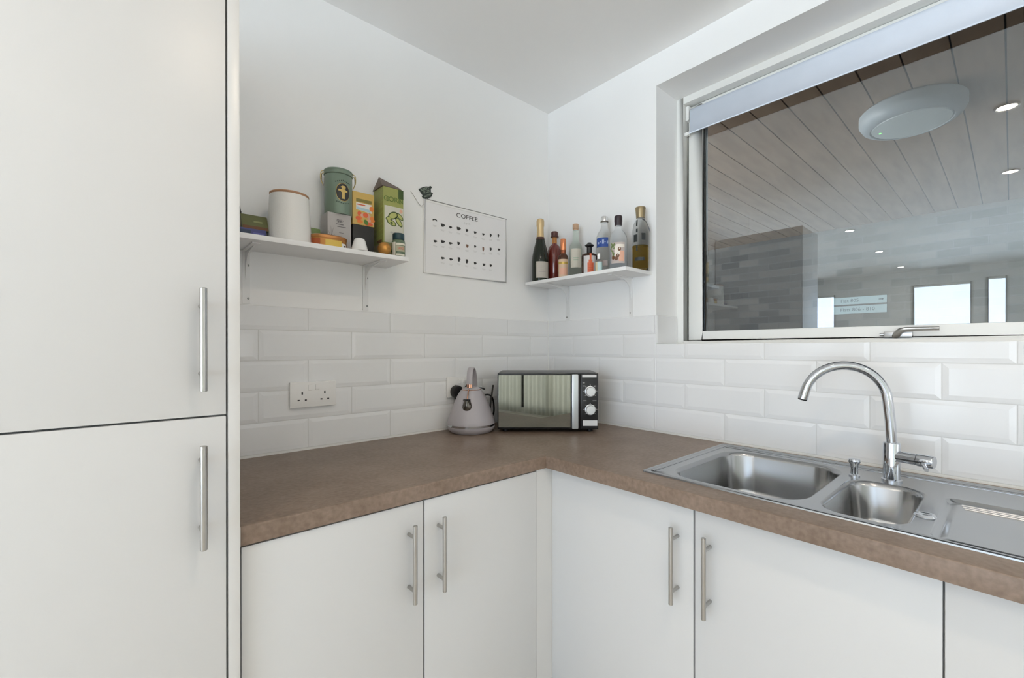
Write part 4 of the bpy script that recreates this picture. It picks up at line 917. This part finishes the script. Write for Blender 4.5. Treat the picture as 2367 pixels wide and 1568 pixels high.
DL = [(-1.178, -1.580, 'ceiling downlight nearest the kitchen window, reflected above the sink'), (-2.363, -1.590, 'ceiling downlight second from the kitchen window in the row above the sink'), (-3.372, -.485, 'ceiling downlight just beyond the tall cupboard'), (-4.810, -.490, 'ceiling downlight in the middle of the row past the tall cupboard'), (-6.320, -.495, 'ceiling downlight nearest the far windows'), (-1.178, -3.2, 'ceiling downlight behind the camera on the window side'), (-2.363, -3.2, 'ceiling downlight behind the camera in mid room')]
for x, y, lb in DL:
    t = thing('downlight', lb, 'downlight', (x, y, ZC-.01), 0, 'recessed ceiling downlights')
    ob('bezel', lt([(.036, .0085), (.036, .004), (.040, .001), (.046, .003), (.047, .0095), (.036, .0098)], (x, y, ZC-.01), 32), lens_w, t)
    ob('lens', lt([(0, .006), (.0355, .006), (.0355, .008), (0, .008)], (x, y, ZC-.01), 32), lampm, t)

# ------------------------------------------------------------------ daylight
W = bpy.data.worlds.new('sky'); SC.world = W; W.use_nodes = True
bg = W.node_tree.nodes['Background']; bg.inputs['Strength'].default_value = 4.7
_n = W.node_tree; tcw = _n.nodes.new('ShaderNodeTexCoord'); spw = _n.nodes.new('ShaderNodeSeparateXYZ'); crw = _n.nodes.new('ShaderNodeValToRGB')
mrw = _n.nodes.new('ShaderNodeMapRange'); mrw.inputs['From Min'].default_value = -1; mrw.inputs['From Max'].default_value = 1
e = crw.color_ramp.elements      # overcast sky above; lower half brightened to throw light up onto the ceiling
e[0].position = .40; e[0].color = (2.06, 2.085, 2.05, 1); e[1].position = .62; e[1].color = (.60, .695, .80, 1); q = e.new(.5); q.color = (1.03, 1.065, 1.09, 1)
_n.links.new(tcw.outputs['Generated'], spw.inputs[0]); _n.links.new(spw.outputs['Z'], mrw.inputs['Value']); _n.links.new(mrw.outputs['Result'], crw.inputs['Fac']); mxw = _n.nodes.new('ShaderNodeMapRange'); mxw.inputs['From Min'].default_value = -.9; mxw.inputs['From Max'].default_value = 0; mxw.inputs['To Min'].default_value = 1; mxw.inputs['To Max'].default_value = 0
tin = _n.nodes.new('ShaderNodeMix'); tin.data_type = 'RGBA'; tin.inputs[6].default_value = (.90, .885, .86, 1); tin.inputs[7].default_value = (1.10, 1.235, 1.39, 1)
scw = _n.nodes.new('ShaderNodeVectorMath'); scw.operation = 'MULTIPLY'     # added tint: brighter, bluer toward the far windows to lift the right-hand side
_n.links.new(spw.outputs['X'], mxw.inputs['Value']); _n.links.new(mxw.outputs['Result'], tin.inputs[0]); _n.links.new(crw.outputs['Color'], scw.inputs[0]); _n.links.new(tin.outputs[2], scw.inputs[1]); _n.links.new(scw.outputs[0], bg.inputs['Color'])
def portal(loc, rot, sx, sy):
    l = bpy.data.lights.new('window_portal', 'AREA'); l.shape = 'RECTANGLE'; l.size = sx; l.size_y = sy; l.cycles.is_portal = True
    o = bpy.data.objects.new('window_portal', l); COL.objects.link(o); o.location = loc; o.rotation_euler = rot
for (a, b, z0, z1) in FARW: portal((-7.11, (a+b)/2, (z0+z1)/2), (PI/2, 0, -PI/2), b-a, z1-z0)
for (a, b, z0, z1) in SIDEW: portal(((a+b)/2, 1.61, (z0+z1)/2), (PI/2, 0, PI), b-a, z1-z0)
for (a, b, z0, z1) in BACKW: portal(((a+b)/2, -5.11, (z0+z1)/2), (PI/2, 0, 0), b-a, z1-z0)
portal((1.95, 3.11, 2.135), (PI/2, 0, PI), 3.3, .57)

# ------------------------------------------------------------------ render look
cy = SC.cycles
cy.use_denoising = True; cy.max_bounces = 14; cy.diffuse_bounces = 7; cy.glossy_bounces = 6; cy.transmission_bounces = 10; cy.transparent_max_bounces = 16
cy.caustics_reflective = False; cy.caustics_refractive = False; cy.sample_clamp_indirect = 6
vs = SC.view_settings; vs.view_transform = 'Standard'; vs.look = 'None'; vs.gamma = 1; vs.use_curve_mapping = False; vs.exposure = 0.13
